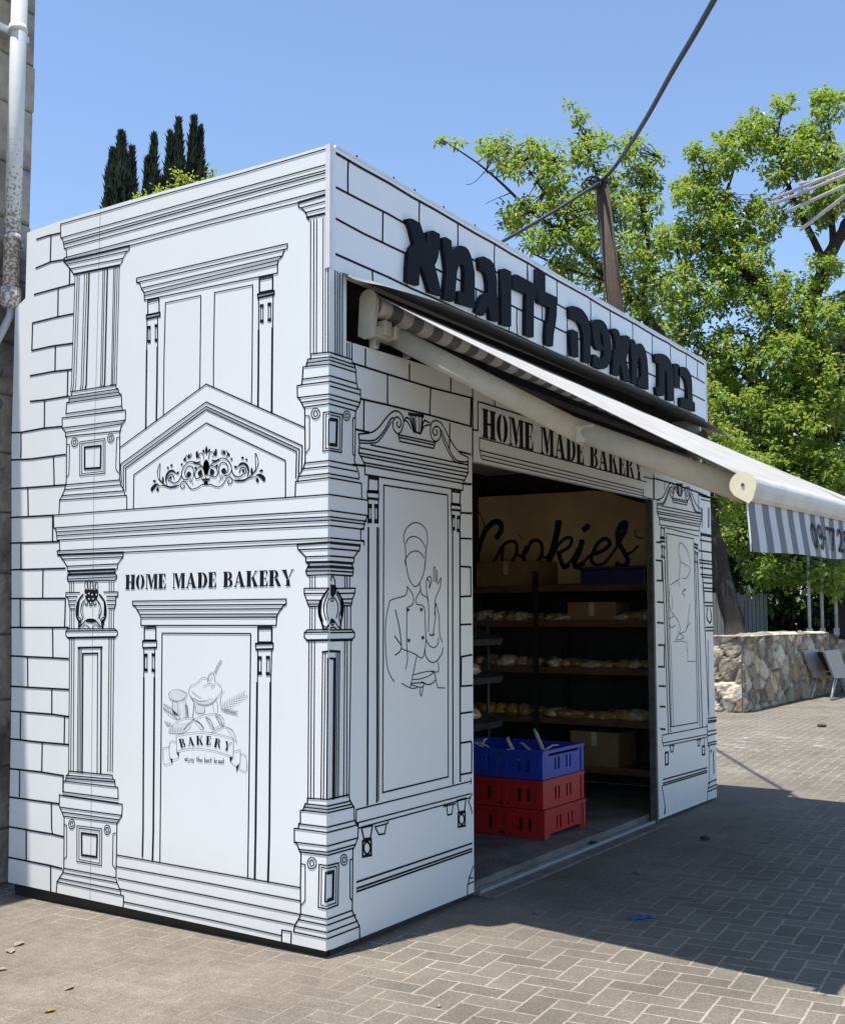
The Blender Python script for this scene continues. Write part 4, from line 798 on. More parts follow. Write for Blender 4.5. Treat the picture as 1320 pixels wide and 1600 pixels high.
# front bar with teardrop section
prof = [(.047*math.cos(a), .047*math.sin(a)) for a in [math.radians(-20+220*k/14) for k in range(15)]]+[(-.030,-.036),(.020,-.066),(.034,-.050)]
def sweep(bm, prof, x0, x1, mi=0):
    rings = []
    for x in (x0, x1):
        rings.append([bm.verts.new((x, -1.9-a, 2.098+.026*(x-AX0)+b_)) for a, b_ in prof])
    n = len(prof)
    for k in range(n): f = bm.faces.new((rings[0][k], rings[0][(k+1) % n], rings[1][(k+1) % n], rings[1][k])); f.material_index = mi
    for r in rings: bm.faces.new(r).material_index = mi
bm = bmesh.new(); sweep(bm, prof, AX0-.005, AX1); obj('front_bar', bm, [mat('off_white_enamel', (.62,.60,.56), .4, (.50,.48,.44), 6)], awn)
bm = bmesh.new(); sweep(bm, [(a*1.1, b_*1.1) for a, b_ in prof], AX0-.022, AX0-.006); bevel(bm, .003, 2)
ec = obj('end_cap', bm, [BEIGE2], awn)
bm = bmesh.new(); tube(bm, [(AX0-.026,-1.9,2.098),(AX0-.0225,-1.9,2.098)], .007, 12); obj('cap_screw', bm, [GUIDE], ec)
# valance
def vsh(x, s_): return s_*s_*(.022+.034*math.exp(-((x-1.12)/.38)**2)+.006*math.sin(x*9))
def vy(x, s_):      # s_ = 0 top .. 1 bottom
    return -1.912-.014*s_*s_*(3-2*s_)+.004*s_*math.sin(x*8)+.014*s_*math.exp(-((x-1.66)/.10)**2)
def vz(x, s_): return 2.058+.026*(x-AX0)-s_*(.225+.004*math.sin(x*5))
VX, VZ_ = 51*6, 10; v_, f_, mi = [], [], []
for k in range(VZ_+1):
    for i in range(VX+1):
        x = .272+.09825*i/6; s_ = k/VZ_; v_.append((x+vsh(x, s_), vy(x, s_), vz(x, s_)))
for k in range(VZ_):
    for i in range(VX): a = k*(VX+1)+i; f_.append((a, a+1, a+VX+2, a+VX+1)); mi.append(2*((i//6+1) % 2))
def vrib(q, w_):
    q = smooth2(q, 5) if len(q) > 2 else [tuple(Vector(q[0]).lerp(Vector(q[1]), t_/6)) for t_ in range(7)]
    A_ = Art(1, 0); A_.rib(q, w_); b = len(v_)
    for p in A_.v:
        x, z = p[0], p[2]; s_ = min(1, max(0, (2.058+.026*(x-AX0)-z)/.225)); v_.append((x+vsh(x, s_), vy(x, s_)-.006, z))
    for q_ in A_.f: f_.append(tuple(b+i for i in q_)); mi.append(1)
DIG = {'0': [[(.5,1),(.12,.75),(.1,.3),(.5,0),(.9,.3),(.88,.75),(.5,1)]], '9': [[(.85,.72),(.5,.45),(.15,.7),(.5,1),(.86,.72),(.8,.3),(.45,0),(.15,.1)]], '-': [[(.1,.48),(.7,.48)]], '7': [[(.05,.97),(.92,.97)],[(.92,.97),(.6,.5),(.42,0)]],
  '2': [[(.1,.75),(.35,1),(.8,.9),(.8,.6),(.4,.25),(.08,.04)],[(.08,.04),(.92,.04)]], '5': [[(.85,.97),(.25,.97)],[(.25,.97),(.18,.55)],[(.18,.55),(.55,.62),(.88,.4),(.75,.1),(.4,0),(.1,.1)]], '3': [[(.12,.9),(.5,1),(.85,.78),(.45,.52),(.88,.3),(.5,0),(.1,.1)]]}
for ch, x0, ww in (('0',1.225,.088),('9',1.345,.092),('-',1.452,.05),('7',1.535,.09),('7',1.645,.09),('2',1.775,.105),('5',1.915,.105)):
    for st in DIG[ch]: vrib([(x0+a*ww, 1.903+.012*(x0-1.2)+b_*.108) for a, b_ in st], .021)
raw('valance', v_, f_, [mat('pale_valance_cloth', (.60,.61,.63), .85, (.54,.55,.57), 5), INK, mat('grey_valance_cloth', (.19,.195,.21), .85, (.16,.165,.18), 5)], awn, smooth=False, midx=mi)
bm = bmesh.new(); tube(bm, [(.270, vy(.272, s_/6), vz(.272, s_/6)) for s_ in range(7)], .004, 6); obj('valance_hem', bm, [TRIM], awn)
# arms and brackets
def arm(mir):
    X = (lambda x: x) if not mir else (lambda x: AX0+AX1-x)
    bm = bmesh.new(); tube(bm, [(X(.50),-.05,3.015),(X(.585),-1.08,2.415)], [.036,.036], 14, sx=.85, sy=1.5); a = obj('arm', bm, [BEIGE], awn)
    bm = bmesh.new(); tube(bm, [(X(.575),-1.05,2.44),(X(.45),-1.86,2.085+.026*(X(.45)-AX0))], [.034,.036], 14, sx=.85, sy=1.5); obj('arm', bm, [BEIGE], awn)
    bm = bmesh.new(); box(bm, X(.58)-.035, X(.58)+.035, -1.13, -1.03, 2.385, 2.465); bevel(bm, .012, 2); obj('elbow_joint', bm, [BEIGE], a)
    bm = bmesh.new(); x0 = X(.29)
    cap = [(-.035+.046*math.cos(t_), 3.160+.046*math.sin(t_)) for t_ in [math.pi*k/10 for k in range(11)]]+[(-.072,3.10),(-.062,3.03),(-.070,2.975),(-.02,2.965),(.02,2.985)]
    r0 = [bm.verts.new((x0-.02, a_, b_)) for a_, b_ in cap]; r1 = [bm.verts.new((x0+.02, a_, b_)) for a_, b_ in cap]; n = len(cap)
    for k in range(n): bm.faces.new((r0[k], r0[(k+1) % n], r1[(k+1) % n], r1[k]))
    bm.faces.new(r0); bm.faces.new(r1); bevel(bm, .006, 2); obj('end_bracket', bm, [BEIGE], awn)
    bm = bmesh.new(); xa, xb = sorted((X(.34), X(.46)))
    box(bm, xa, xb, -.045, .02, 2.985, 3.045); box(bm, X(.50)-.05, X(.50)+.05, -.085, .03, 2.99, 3.06); box(bm, X(.40)-.03, X(.40)+.03, -.075, .0, 3.0, 3.075); box(bm, X(.36)-.02, X(.36)+.02, -.03, .01, 2.93, 2.985); bevel(bm, .010, 2); obj('shoulder_bracket', bm, [BEIGE], awn)
    for a_ in ((X(.36)-.012, X(.36)+.012, -.035, -.0305, 2.945, 2.97),(X(.62)-.015, X(.62)+.015, -.05, -.02, 2.93, 2.985)):
        bm = bmesh.new(); box(bm, *a_); obj('bracket_bolt', bm, [ALU], awn)
arm(False); arm(True)
bm = bmesh.new(); box(bm, .33, 5.25, .03, .07, 3.0, 3.04); obj('torsion_bar', bm, [GUIDE], awn)

# ------------------------------------------------------------------ things inside the kiosk
WOOD = mat('brown_shelf_board', (.16,.085,.045), .6, (.09,.048,.026), 4, .15, 30, stretch=(6,1,6))
DKST = mat('black_steel', (.03,.03,.032), .5, (.02,.02,.02), 10)
CARD = mat('brown_cardboard', (.30,.19,.095), .85, (.24,.15,.075), 5, .1, 60)
shelf = thing('bread_shelving', 'dark steel shelving with brown boards along the far inner wall', 'shelving', (5.1,1.2,.075))
SZ = (.30, .70, 1.14, 1.55, 1.86)
for z in SZ:
    bm = bmesh.new(); box(bm, 4.80, 5.36, .26, 2.20, z-.03, z); box(bm, 4.785, 4.7995, .26, 2.20, z-.045, z+.012); obj('shelf', bm, [WOOD], shelf)
for x in (4.765, 5.40):
    for y in (.27, 1.345, 2.19):
        bm = bmesh.new(); box(bm, x-.018, x+.018, y-.018, y+.018, .076, 2.0); obj('post', bm, [DKST], shelf)
BAG = mat('bagged_bread', (.42,.27,.12), .25, (.30,.17,.06), 16, .5, 40, coat=.6)
BAG2 = mat('bagged_pale_rolls', (.68,.60,.47), .22, (.35,.26,.15), 14, .5, 40, coat=.8)
BAG3 = mat('bagged_yellow_buns', (.55,.34,.07), .25, (.38,.20,.04), 14, .5, 40, coat=.7)
def lump(seed, sx, sy, sz):
    bm = bmesh.new(); bmesh.ops.create_icosphere(bm, subdivisions=3, radius=1)
    for v in bm.verts:
        n_ = noise.noise(v.co*1.7+Vector((seed*3.1, 0, 0)))*.28+noise.noise(v.co*4.5+Vector((0, seed*2.3, 0)))*.10
        v.co *= 1+n_; v.co.z = max(v.co.z, -.72); v.co = Vector((v.co.x*sx, v.co.y*sy, (v.co.z+.72)*sz*.6))
    return bm
def loaf(z, y, mt, seed, lab, grp):
    o = obj('bread_bag', lump(seed, .13, .085, .085), [mt], smooth=True); o.location = (4.93+.03*math.sin(seed*2.1), y, z); o.rotation_euler = (0, 0, .5*math.sin(seed*5.3)); k_ = .85+.45*abs(math.sin(seed*3.7)); o.scale = (1, k_, .8+.5*abs(math.cos(seed*2.9))); tag(o, lab, 'bread', grp)
sd = 0
for z, ys, ms, lab, grp in ((.70, (.34,.44,.55,.66,.77,.88,.99,1.10,1.22,1.43,1.54,1.66,1.78,1.90,2.02), (BAG,BAG2,BAG3,BAG,BAG3,BAG3,BAG3), 'bagged bread or buns on the lowest bread shelf, above the cardboard box', 'bagged bread on the lowest bread shelf'),
   (1.14, (.35,.47,.59,.72,.84,.97,1.10,1.23,1.44,1.57,1.70,1.84,1.98), (BAG,BAG2,BAG), 'bagged bread on the middle shelf behind the crates', 'bagged bread on the middle shelf'),
   (1.55, (.34,.45,.56,1.14,1.24,1.44,1.56,1.68,1.80,1.93,2.06), (BAG2,BAG,BAG2), 'bagged rolls on the shelf just under the top boxes', 'bagged rolls on the upper shelf')):
    for k, y in enumerate(ys): sd += 1; loaf(z+.001, y, ms[k % len(ms)], sd, lab, grp)
def carton(name, x0, x1, y0, y1, z0, z1, m, lab, cat='box'):
    t_ = thing(name, lab, cat, ((x0+x1)/2, (y0+y1)/2, z0))
    bm = bmesh.new(); box(bm, x0, x1, y0, y1, z0, z1-.004); bevel(bm, .006, 2); obj('body', bm, [m], t_)
    ym = (y0+y1)/2
    bm = bmesh.new(); box(bm, x0, x1, y0, ym-.002, z1-.0035, z1); box(bm, x0, x1, ym+.002, y1, z1-.0035, z1+.002); obj('flap', bm, [m], t_)
    bm = bmesh.new(); box(bm, x0-.001, x0-.0003, ym-.025, ym+.025, z1-.12, z1-.004); obj('tape', bm, [BEIGE], t_)
carton('cardboard_box', 4.82, 5.25, 1.36, 1.99, 1.861, 2.10, CARD, 'dark brown cardboard box on the top shelf, left of the cookies lettering')
carton('cardboard_box', 4.82, 5.22, .60, 1.05, .301, .60, CARD, 'brown cardboard box on the bottom shelf behind the crates')
carton('cardboard_box', 4.86, 5.22, .62, 1.08, 1.551, 1.72, CARD, 'low tan cardboard box on the shelf below the top shelf')
PURP = mat('dark_violet_plastic', (.05,.035,.16), .45, (.03,.02,.10), 6)
tb = thing('plastic_tote', 'dark violet plastic tote on the right end of the top shelf', 'tote', (5.0,.62,1.86))
bm = bmesh.new(); box(bm, 4.81, 5.20, .33, .93, 1.861, 2.0); bevel(bm, .012, 2); obj('body', bm, [PURP], tb)
bm = bmesh.new(); box(bm, 4.795, 5.215, .315, .945, 2.0005, 2.025); bevel(bm, .006, 1); obj('rim', bm, [PURP], tb)
# cookies banner hanging across the far wall
XB = 5.30
ba = Art(0, 0)
def bpt(x, y): p = on(*px('BB', x, y), 0, XB); return p
def wav(y, z): return XB+.018*math.sin(y*4.1+z*2.2)+.010*math.sin(y*9.0-z*6)
top = [(-120,178),(10,172),(160,158),(330,152),(500,142),(680,135),(870,122),(990,130),(1060,160),(1140,185),(1245,215)]
v_, f_, mi = [], [], []
BN = 60
for k in range(BN+1):
    X = -120+1365*k/BN
    for (xa, ya), (xb, yb) in zip(top, top[1:]):
        if xa <= X <= xb: Yt = ya+(yb-ya)*(X-xa)/(xb-xa)
    pt_ = bpt(X, Yt)
    for j in range(9):
        z = pt_.z+(1.90-pt_.z)*j/8; v_.append((wav(pt_.y, z), pt_.y, z))
for k in range(BN):
    for j in range(8): a = k*9+j; f_.append((a, a+1, a+10, a+9)); mi.append(0)
def script(w_, *c):
    q = [bpt(c[i], c[i+1]) for i in range(0, len(c), 2)]; q = smooth2([(p.y, p.z) for p in q], 6)
    ws = [w_*(.55+.75*abs(math.sin(k*.42))) if False else w_ for k in range(len(q))]
    A_ = Art(0, 0); A_.rib(q, ws); b = len(v_)
    v_.extend((wav(p[1], p[2])-.004, p[1], p[2]) for p in A_.v); f_.extend(tuple(b+i for i in q_) for q_ in A_.f); mi.extend([1]*len(A_.f))
script(0.074, 185,455,215,400,205,350,165,345,115,390,75,470,45,560); script(0.041, 45,560,35,640,80,690,140,660,190,590)
script(0.041, 190,590,225,520,270,485,320,490,330,560,290,640,240,650,225,590,235,520); script(0.032, 330,560,360,590,400,560)
script(0.049, 400,560,430,490,470,475,510,500,510,580,465,635,400,630,378,580,400,520); script(0.032, 510,580,540,600,575,560)
script(0.084, 635,345,625,420,600,520,570,600,550,665); script(0.041, 590,590,640,500,690,460,725,465,710,520,640,565); script(0.061, 635,560,650,620,670,665,700,650); script(0.032, 700,650,740,590,770,530)
script(0.068, 795,480,775,560,745,630,760,665,800,640); script(0.070, 805,400,825,385,835,370); script(0.032, 800,640,840,590,880,560)
script(0.046, 880,570,940,545,985,500,960,462,905,490,870,560,855,610,880,648); script(0.032, 880,648,940,640,1000,570,1050,500)
script(0.068, 1050,500,1045,430,1070,365,1100,355,1090,420,1050,480); script(0.062, 1045,490,1090,560,1115,620,1080,660,1030,640); script(0.030, 1115,570,1150,555,1190,515)
script(.012, 40,240,90,340,100,420); script(.012, 340,430,370,470); script(.014, 1165,400,1180,450,1225,460)
ban = raw('cookies_banner', v_, f_, [mat('tan_banner_cloth', (.86,.66,.33), .7, (.74,.55,.25), 2.5, .2, 12), mat('dark_banner_print', (.018,.014,.012), .7)], None, midx=mi, smooth=False)
tag(ban, 'tan cloth banner lettered cookies in dark script above the shelves', 'banner')
# wire tray rack by the left jamb
rk = thing('tray_rack', 'thin steel tray rack with tilted trays just inside the opening, behind the crates', 'rack', (3.2,1.5,.075))
GREYST = mat('dull_grey_steel', (.075,.075,.075), .55, (.045,.045,.045), 9, metal=.3)
for x, y in ((2.95,1.12),(3.5,1.12),(2.95,1.9),(3.5,1.9)):
    bm = bmesh.new(); tube(bm, [(x,y,.076),(x,y,1.60)], .013, 8); obj('post', bm, [GREYST], rk)
for z in (.93, 1.27, 1.56):
    bm = bmesh.new(); Mx = Matrix.Translation((3.225, 1.47, z)) @ Matrix.Rotation(.34, 4, 'X')
    box(bm, -.26, .26, -.50, .38, -.012, 0, M=Mx); box(bm, -.275, -.261, -.50, .38, -.02, .03, M=Mx); box(bm, .261, .275, -.50, .38, -.02, .03, M=Mx); box(bm, -.26, .26, -.512, -.5005, -.02, .03, M=Mx); obj('tray', bm, [GREYST], rk)
    if z < 1.5:
        for k in range(3):
            o = obj('bread_bag', lump(40+k+int(z*10), .11, .075, .08), [(BAG2, BAG, BAG2)[k]], smooth=True); yy = 1.12+.19*k; o.location = (3.20+.10*(k % 2), yy, z+.004+(yy-1.47)*.3537+.014); o.rotation_euler = (.34, 0, .2*k)
            tag(o, 'bagged bread on the %s tilted tray just inside the opening' % ('lower' if z < 1 else 'middle'), 'bread', 'bagged bread on the %s tilted tray' % ('lower' if z < 1 else 'middle'))
# crates
REDP = mat('red_crate_plastic', (.42,.018,.022), .38, (.33,.014,.018), 5, .04, 40); BLUP = mat('blue_crate_plastic', (.016,.055,.42), .38, (.012,.04,.32), 5, .04, 40)
HOLE = mat('dark_crate_slot', (.006,.005,.006), .9)
def crate(z0, m, lab, dx=0, dy=0, feet=False, dip=False):
    X0, X1, Y0, Y1, Hh = 2.72+dx, 3.36+dx, .25+dy, 1.05+dy, .196
    t_ = thing('bread_crate', lab, 'crate', ((X0+X1)/2, (Y0+Y1)/2, z0))
    tw = .022
    def wall(bm, a0, a1, fixed, axis, out, slots, dipw):
        # wall with real slot openings: vertical strips between slots plus rails above and below
        za, zb = z0+.05, z0+.140; cur = a0
        def bx(p, q, zl, zh):
            if axis == 'x': box(bm, p, q, min(fixed, fixed+out*tw*-1), max(fixed, fixed+out*tw*-1), zl, zh)
            else: box(bm, min(fixed, fixed-out*tw), max(fixed, fixed-out*tw), p, q, zl, zh)
        low = z0 if not (feet and axis == 'x') else z0
        if feet and axis == 'x': bx(a0, a0+.09, z0, z0+.0499); bx(a1-.06, a1, z0, z0+.0499); bx(a0+.0905, a1-.0605, z0+.028, z0+.0499)
        else: bx(a0, a1, z0, z0+.0499)
        for s_, ww, hh in slots:
            bx(cur, s_-ww/2, za, zb); bx(s_-ww/2+.0003, s_+ww/2-.0003, za+hh, zb); cur = s_+ww/2
        bx(cur, a1, za, zb)
        if dipw: bx(a0, a0+.10, zb+.0002, z0+Hh); bx(a1-.07, a1, zb+.0002, z0+Hh); bx(a0+.10, a1-.07, zb+.0002, z0+Hh-.045)
        else: bx(a0, a1, zb+.0002, z0+Hh)
    bm = bmesh.new(); wall(bm, X0, X1, Y0, 'x', -1, [(X0+.20,.026,.085),(X0+.255,.030,.085),(X0+.38,.026,.085),(X0+.44,.026,.085)], dip); obj('long_side', bm, [m], t_)
    bm = bmesh.new(); wall(bm, X0, X1, Y1, 'x', 1, [(X0+.20,.022,.05),(X0+.44,.022,.06)], False); obj('long_side', bm, [m], t_)
    ym0, ym1 = Y0+tw+.0005, Y1-tw-.0005
    bm = bmesh.new(); wall(bm, ym0, ym1, X0, 'y', -1, [(Y0+.11,.030,.085),(Y0+.18,.030,.085),(Y0+.42,.032,.085),(Y0+.60,.032,.085)], False); obj('short_side', bm, [m], t_)
    bm = bmesh.new(); wall(bm, ym0, ym1, X1, 'y', 1, [(Y0+.11,.028,.075),(Y0+.6,.03,.08)], False); obj('short_side', bm, [m], t_)
    bm = bmesh.new(); box(bm, X0+tw+.001, X1-tw-.001, ym0+.001, ym1-.001, z0+.03, z0+.045); obj('base', bm, [m], t_)
    bm = bmesh.new(); e = .012
    for a in ((X0-e, X1+e, Y0-e, Y0-.0005),(X0-e, X1+e, Y1+.0005, Y1+e),(X0-e, X0-.0005, Y0, Y1),(X1+.0005, X1+e, Y0, Y1)): box(bm, *a, z0+Hh-.024, z0+Hh-.001)
    for a in ((X0-e*.6, X0+.03, Y0-e*.6, Y0-.0006),(X0-e*.6, X0-.0006, Y0, Y0+.04),(X1-.03, X1+e*.6, Y0-e*.6, Y0-.0006),(X0-e*.6, X0-.0006, Y0+.27, Y0+.30),(X0-e*.6, X0-.0006, Y0+.34, Y0+.37)): box(bm, *a, z0+.003, z0+Hh-.0245)
    obj('rim', bm, [m], t_)
    bm = bmesh.new(); box(bm, X0-.004, X0-.0008, Y0+.26, Y0+.36, *((z0+.018, z0+.034) if m is REDP else (z0+.150, z0+.168))); obj('grip_slot', bm, [HOLE if m is REDP else GREYST], t_)
    return t_
crate(.0765, REDP, 'lowest red plastic crate of the stack, standing on the kiosk floor', feet=True)
crate(.277, REDP, 'upper red plastic crate, directly under the blue crate', dx=-.012, dy=.004)
crate(.4775, BLUP, 'blue plastic crate on top of the two red crates, holding pale strips', dx=-.02, dy=.0, dip=True)
STRIP = mat('off_white_strip_plastic', (.55,.53,.47), .45, (.42,.40,.34), 10)
random.seed(21)
for k, (x, y, L_, az, el) in enumerate(((2.80,.42,.22,2.6,.28),(2.86,.55,.26,.9,.55),(2.84,.68,.24,2.3,.45),(2.98,.40,.22,-.4,.30),(3.02,.50,.20,1.2,.35),(3.10,.38,.22,-.9,.15),(2.95,.36,.26,1.9,1.15),(2.9,.80,.24,2.9,.40),(3.0,.9,.2,.3,.4))):
    d_ = Vector((math.cos(az)*math.cos(el), math.sin(az)*math.cos(el), math.sin(el))); p = Vector((x, y, .63)); s_ = d_.cross(Vector((0,0,1))).normalized()
    bm = bmesh.new(); tube(bm, [p-d_*L_*.35, p, p+d_*L_*.5+Vector((0,0,.01)), p+d_*L_*.7+s_*.02], [.008,.011,.010,.006], 8, sx=1.5, sy=.6)
    tag(obj('plastic_strip', bm, [STRIP]), 'pale bent plastic strip sticking out of the blue crate', 'strip', 'pale strips in the blue crate')

# ------------------------------------------------------------------ neighbouring stone building, downpipe, hose
STONE = mat('grimy_grey_stone', (.56,.49,.39), .92, (.17,.147,.12), 2.6, .9, 16, detail=9, stops=(.36,.66))
bld = thing('stone_building', 'grimy grey stone building corner at the left edge', 'building', (-2.,4.2,0))
bm = bmesh.new(); rng = random.Random(3); ZB = 6.33; z = 0.0
rows = []
while z < ZB-.05:
    h = min(rng.uniform(.30,.40), ZB-z); x = .235
    while x > -4.5:
        wd = rng.uniform(.35,.75); x0 = max(-4.5, x-wd); dd = rng.uniform(0,.014)
        jit = rng.uniform(-.016,.012) if x > .2 else 0
        box(bm, x0+.004, x-.004+jit, 2.52+dd, 3.0, z+.004, z+h-.004); x = x0
    z += h
bevel(bm, .012, 1); obj('stone_courses', bm, [STONE], bld)
bm = bmesh.new(); box(bm, -4.5, .222, 2.54, 6.2, 0.0, ZB-.01); obj('wall_core', bm, [mat('grey_mortar', (.24,.215,.18), .95, (.12,.108,.092), 6, .5, 60)], bld)
PIPE = bpy.data.materials.new('flaking_white_pipe_paint'); PIPE.use_nodes = True
_t = PIPE.node_tree; _b = _t.nodes['Principled BSDF']; _tc = _t.nodes.new('ShaderNodeTexCoord'); _n = _t.nodes.new('ShaderNodeTexNoise'); _n.inputs['Scale'].default_value = 55; _n.inputs['Detail'].default_value = 7
_s = _t.nodes.new('ShaderNodeSeparateXYZ'); _t.links.new(_tc.outputs['Object'], _s.inputs[0]); _t.links.new(_tc.outputs['Object'], _n.inputs['Vector'])
_m = _t.nodes.new('ShaderNodeMapRange'); _m.inputs[1].default_value = 4.7; _m.inputs[2].default_value = 3.9; _m.inputs[3].default_value = .24; _m.inputs[4].default_value = -.02; _t.links.new(_s.outputs[2], _m.inputs[0])
_a = _t.nodes.new('ShaderNodeMath'); _a.operation = 'ADD'; _t.links.new(_n.outputs[0], _a.inputs[0]); _t.links.new(_m.outputs[0], _a.inputs[1])
_r = _t.nodes.new('ShaderNodeValToRGB'); _r.color_ramp.elements[0].position = .44; _r.color_ramp.elements[1].position = .54; _r.color_ramp.elements[0].color = (.27,.235,.19,1); _r.color_ramp.elements[1].color = (.66,.66,.65,1)
_t.links.new(_a.outputs[0], _r.inputs[0]); _t.links.new(_r.outputs[0], _b.inputs['Base Color']); _b.inputs['Roughness'].default_value = .6
_bp = _t.nodes.new('ShaderNodeBump'); _bp.inputs['Strength'].default_value = .18; _bp.inputs['Distance'].default_value = .006; _t.links.new(_a.outputs[0], _bp.inputs['Height']); _t.links.new(_bp.outputs[0], _b.inputs['Normal'])
dp = thing('downpipe', 'old white flaking rainwater pipe on the grey stone wall', 'downpipe', (.0,2.41,3.45))
bm = bmesh.new(); tube(bm, [(.012,2.41,6.3),(.006,2.41,4.6),(.0,2.41,3.50)], .048, 20); obj('pipe', bm, [PIPE], dp)
bm = bmesh.new(); tube(bm, [(0,2.41,3.55),(0,2.41,3.46),(0,2.41,3.43)], [.062,.062,.035], 20); obj('socket', bm, [PIPE], dp)
for z in (5.17, 3.86):
    bm = bmesh.new(); tube(bm, [(.005,2.41,z-.022),(.005,2.41,z+.022)], .055, 20); box(bm, -.14, .12, 2.455, 2.475, z-.02, z+.02); box(bm, .10, .118, 2.476, 2.53, z-.012, z+.012); box(bm, -.138, -.12, 2.476, 2.53, z-.012, z+.012); obj('clamp', bm, [PIPE], dp)
bm = bmesh.new(); tube(bm, smooth2([(.005,2.41,3.44),(-.01,2.40,3.38),(-.07,2.39,3.26),(-.16,2.40,3.08),(-.25,2.42,2.9)], 4), .022, 10)
tag(obj('drain_hose', bm, [mat('cloudy_plastic_hose', (.45,.46,.46), .25, (.30,.31,.31), 12, spec=.7)]), 'short pale plastic hose slanting down from the end of the rainwater pipe', 'hose')
CONDUIT = mat('dull_grey_conduit', (.19,.18,.165), .8, (.09,.085,.08), 12, .4, 40)
for z, nm in ((3.06, 'upper of two short grey pipe stubs on the stone wall beside the kiosk edge'), (2.86, 'lower of two short grey pipe stubs on the stone wall beside the kiosk edge')):
    bm = bmesh.new(); tube(bm, [(-1.2,2.46,z+.02),(-.12,2.455,z),(-.03,2.46,z-.01),(-.015,2.50,z-.01)], [.034,.034,.036,.036], 12); tag(obj('pipe_stub', bm, [CONDUIT]), nm, 'pipe', 'pipe stubs on the stone wall')

# ------------------------------------------------------------------ rubble stone wall on the right
RUB = bpy.data.materials.new('rubble_limestone'); RUB.use_nodes = True
_t = RUB.node_tree; _b = _t.nodes['Principled BSDF']; _at = _t.nodes.new('ShaderNodeVertexColor'); _at.layer_name = 'stone'
_tc = _t.nodes.new('ShaderNodeTexCoord'); _n = _t.nodes.new('ShaderNodeTexNoise'); _n.inputs['Scale'].default_value = 7; _n.inputs['Detail'].default_value = 9; _n.inputs['Roughness'].default_value = .7; _t.links.new(_tc.outputs['Object'], _n.inputs['Vector'])
_r = _t.nodes.new('ShaderNodeValToRGB'); _r.color_ramp.elements[0].position = .32; _r.color_ramp.elements[1].position = .68; _r.color_ramp.elements[0].color = (.55,.52,.48,1); _r.color_ramp.elements[1].color = (1.12,1.1,1.06,1); _t.links.new(_n.outputs[0], _r.inputs[0])
_mx = _t.nodes.new('ShaderNodeMixRGB'); _mx.blend_type = 'MULTIPLY'; _mx.inputs[0].default_value = 1; _t.links.new(_at.outputs[0], _mx.inputs[1]); _t.links.new(_r.outputs[0], _mx.inputs[2]); _t.links.new(_mx.outputs[0], _b.inputs['Base Color']); _b.inputs['Roughness'].default_value = .93
_bp = _t.nodes.new('ShaderNodeBump'); _bp.inputs['Strength'].default_value = .7; _bp.inputs['Distance'].default_value = .03; _t.links.new(_n.outputs[0], _bp.inputs['Height']); _t.links.new(_bp.outputs[0], _b.inputs['Normal'])
def stone_face(V, F, COL, o, u, v, n, W_, H_, step, sc_=2.6, seed=0, tone=1.0):
    nu, nv = max(2, int(W_/step)), max(2, int(H_/step)); b = len(V)
    for j in range(nv+1):
        for i in range(nu+1):
            a, c = W_*i/nu, H_*j/nv; p = o+u*a+v*c
            q = Vector((a*sc_*.85+seed*11+.25*noise.noise(p*2.1), c*sc_*1.25+seed*7+.25*noise.noise(p*2.3+Vector((5,5,5))), seed*3.0))
            d_, pts = noise.voronoi(q, distance_metric='DISTANCE'); gap = min(1, (d_[1]-d_[0])/.14)
            h = (1-(1-gap)**2)*.050+noise.noise(p*6)*.022+noise.noise(p*17)*.016+(noise.cell(pts[0]*7.3)-.5)*.03
            e_ = min(1, i/1.5, (nu-i)/1.5, 1 if j else 0, (nv-j)/1.0); V.append(p+n*h*max(.15, e_))
            r1 = noise.cell(pts[0]*3.7+Vector((1.3,2.2,.4))); r2 = noise.cell(pts[0]*9.1+Vector((4,1,7)))
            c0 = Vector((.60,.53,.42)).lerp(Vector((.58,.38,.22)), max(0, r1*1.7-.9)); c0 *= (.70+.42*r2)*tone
            c0 = Vector((.17,.15,.12)).lerp(c0, min(1, gap*1.35))
            COL.append((*c0, 1))
    for j in range(nv):
        for i in range(nu): a = b+j*(nu+1)+i; F.append((a, a+1, a+nu+2, a+nu+1))
def stone_wall(name, faces, lab):
    V, F, COL = [], [], []
    for a in faces: stone_face(V, F, COL, *a)
    o = raw(name, V, F, [RUB]); ca = o.data.color_attributes.new('stone', 'FLOAT_COLOR', 'POINT')
    ca.data.foreach_set('color', [c for q in COL for c in q]); tag(o, lab, 'wall'); return o
X_, Y_, Z_ = Vector((1,0,0)), Vector((0,1,0)), Vector((0,0,1))
stone_wall('stone_wall', [(Vector((14.85,2.62,0)), X_, Z_, -Y_, 6.2, 1.30, .04, 2.7, 1, 1.02), (Vector((14.85,6.2,0)), -Y_, Z_, -X_, 3.58, 1.30, .04, 3.0, 8, 1.25),  # sunlit brightness of the left face put into its stone colour
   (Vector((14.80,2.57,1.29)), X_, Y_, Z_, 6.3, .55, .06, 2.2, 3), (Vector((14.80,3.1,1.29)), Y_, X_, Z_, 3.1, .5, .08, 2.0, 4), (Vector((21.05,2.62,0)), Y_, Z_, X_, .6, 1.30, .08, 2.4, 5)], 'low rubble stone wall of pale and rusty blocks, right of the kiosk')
stone_wall('stone_wall', [(Vector((21.3,3.0,0)), X_, Z_, -Y_, 9, 1.22, .06, 2.5, 6, .8), (Vector((21.3,2.95,1.2)), X_, Y_, Z_, 9, .5, .1, 2.2, 7, .8)], 'dimmer setback stone wall behind the grey chair')
bm = bmesh.new(); vs = [bm.verts.new(p) for p in ((15.2,3.1,1.18),(40,3.4,1.14),(42,20,1.5),(15.2,20,1.5))]; bm.faces.new(vs)
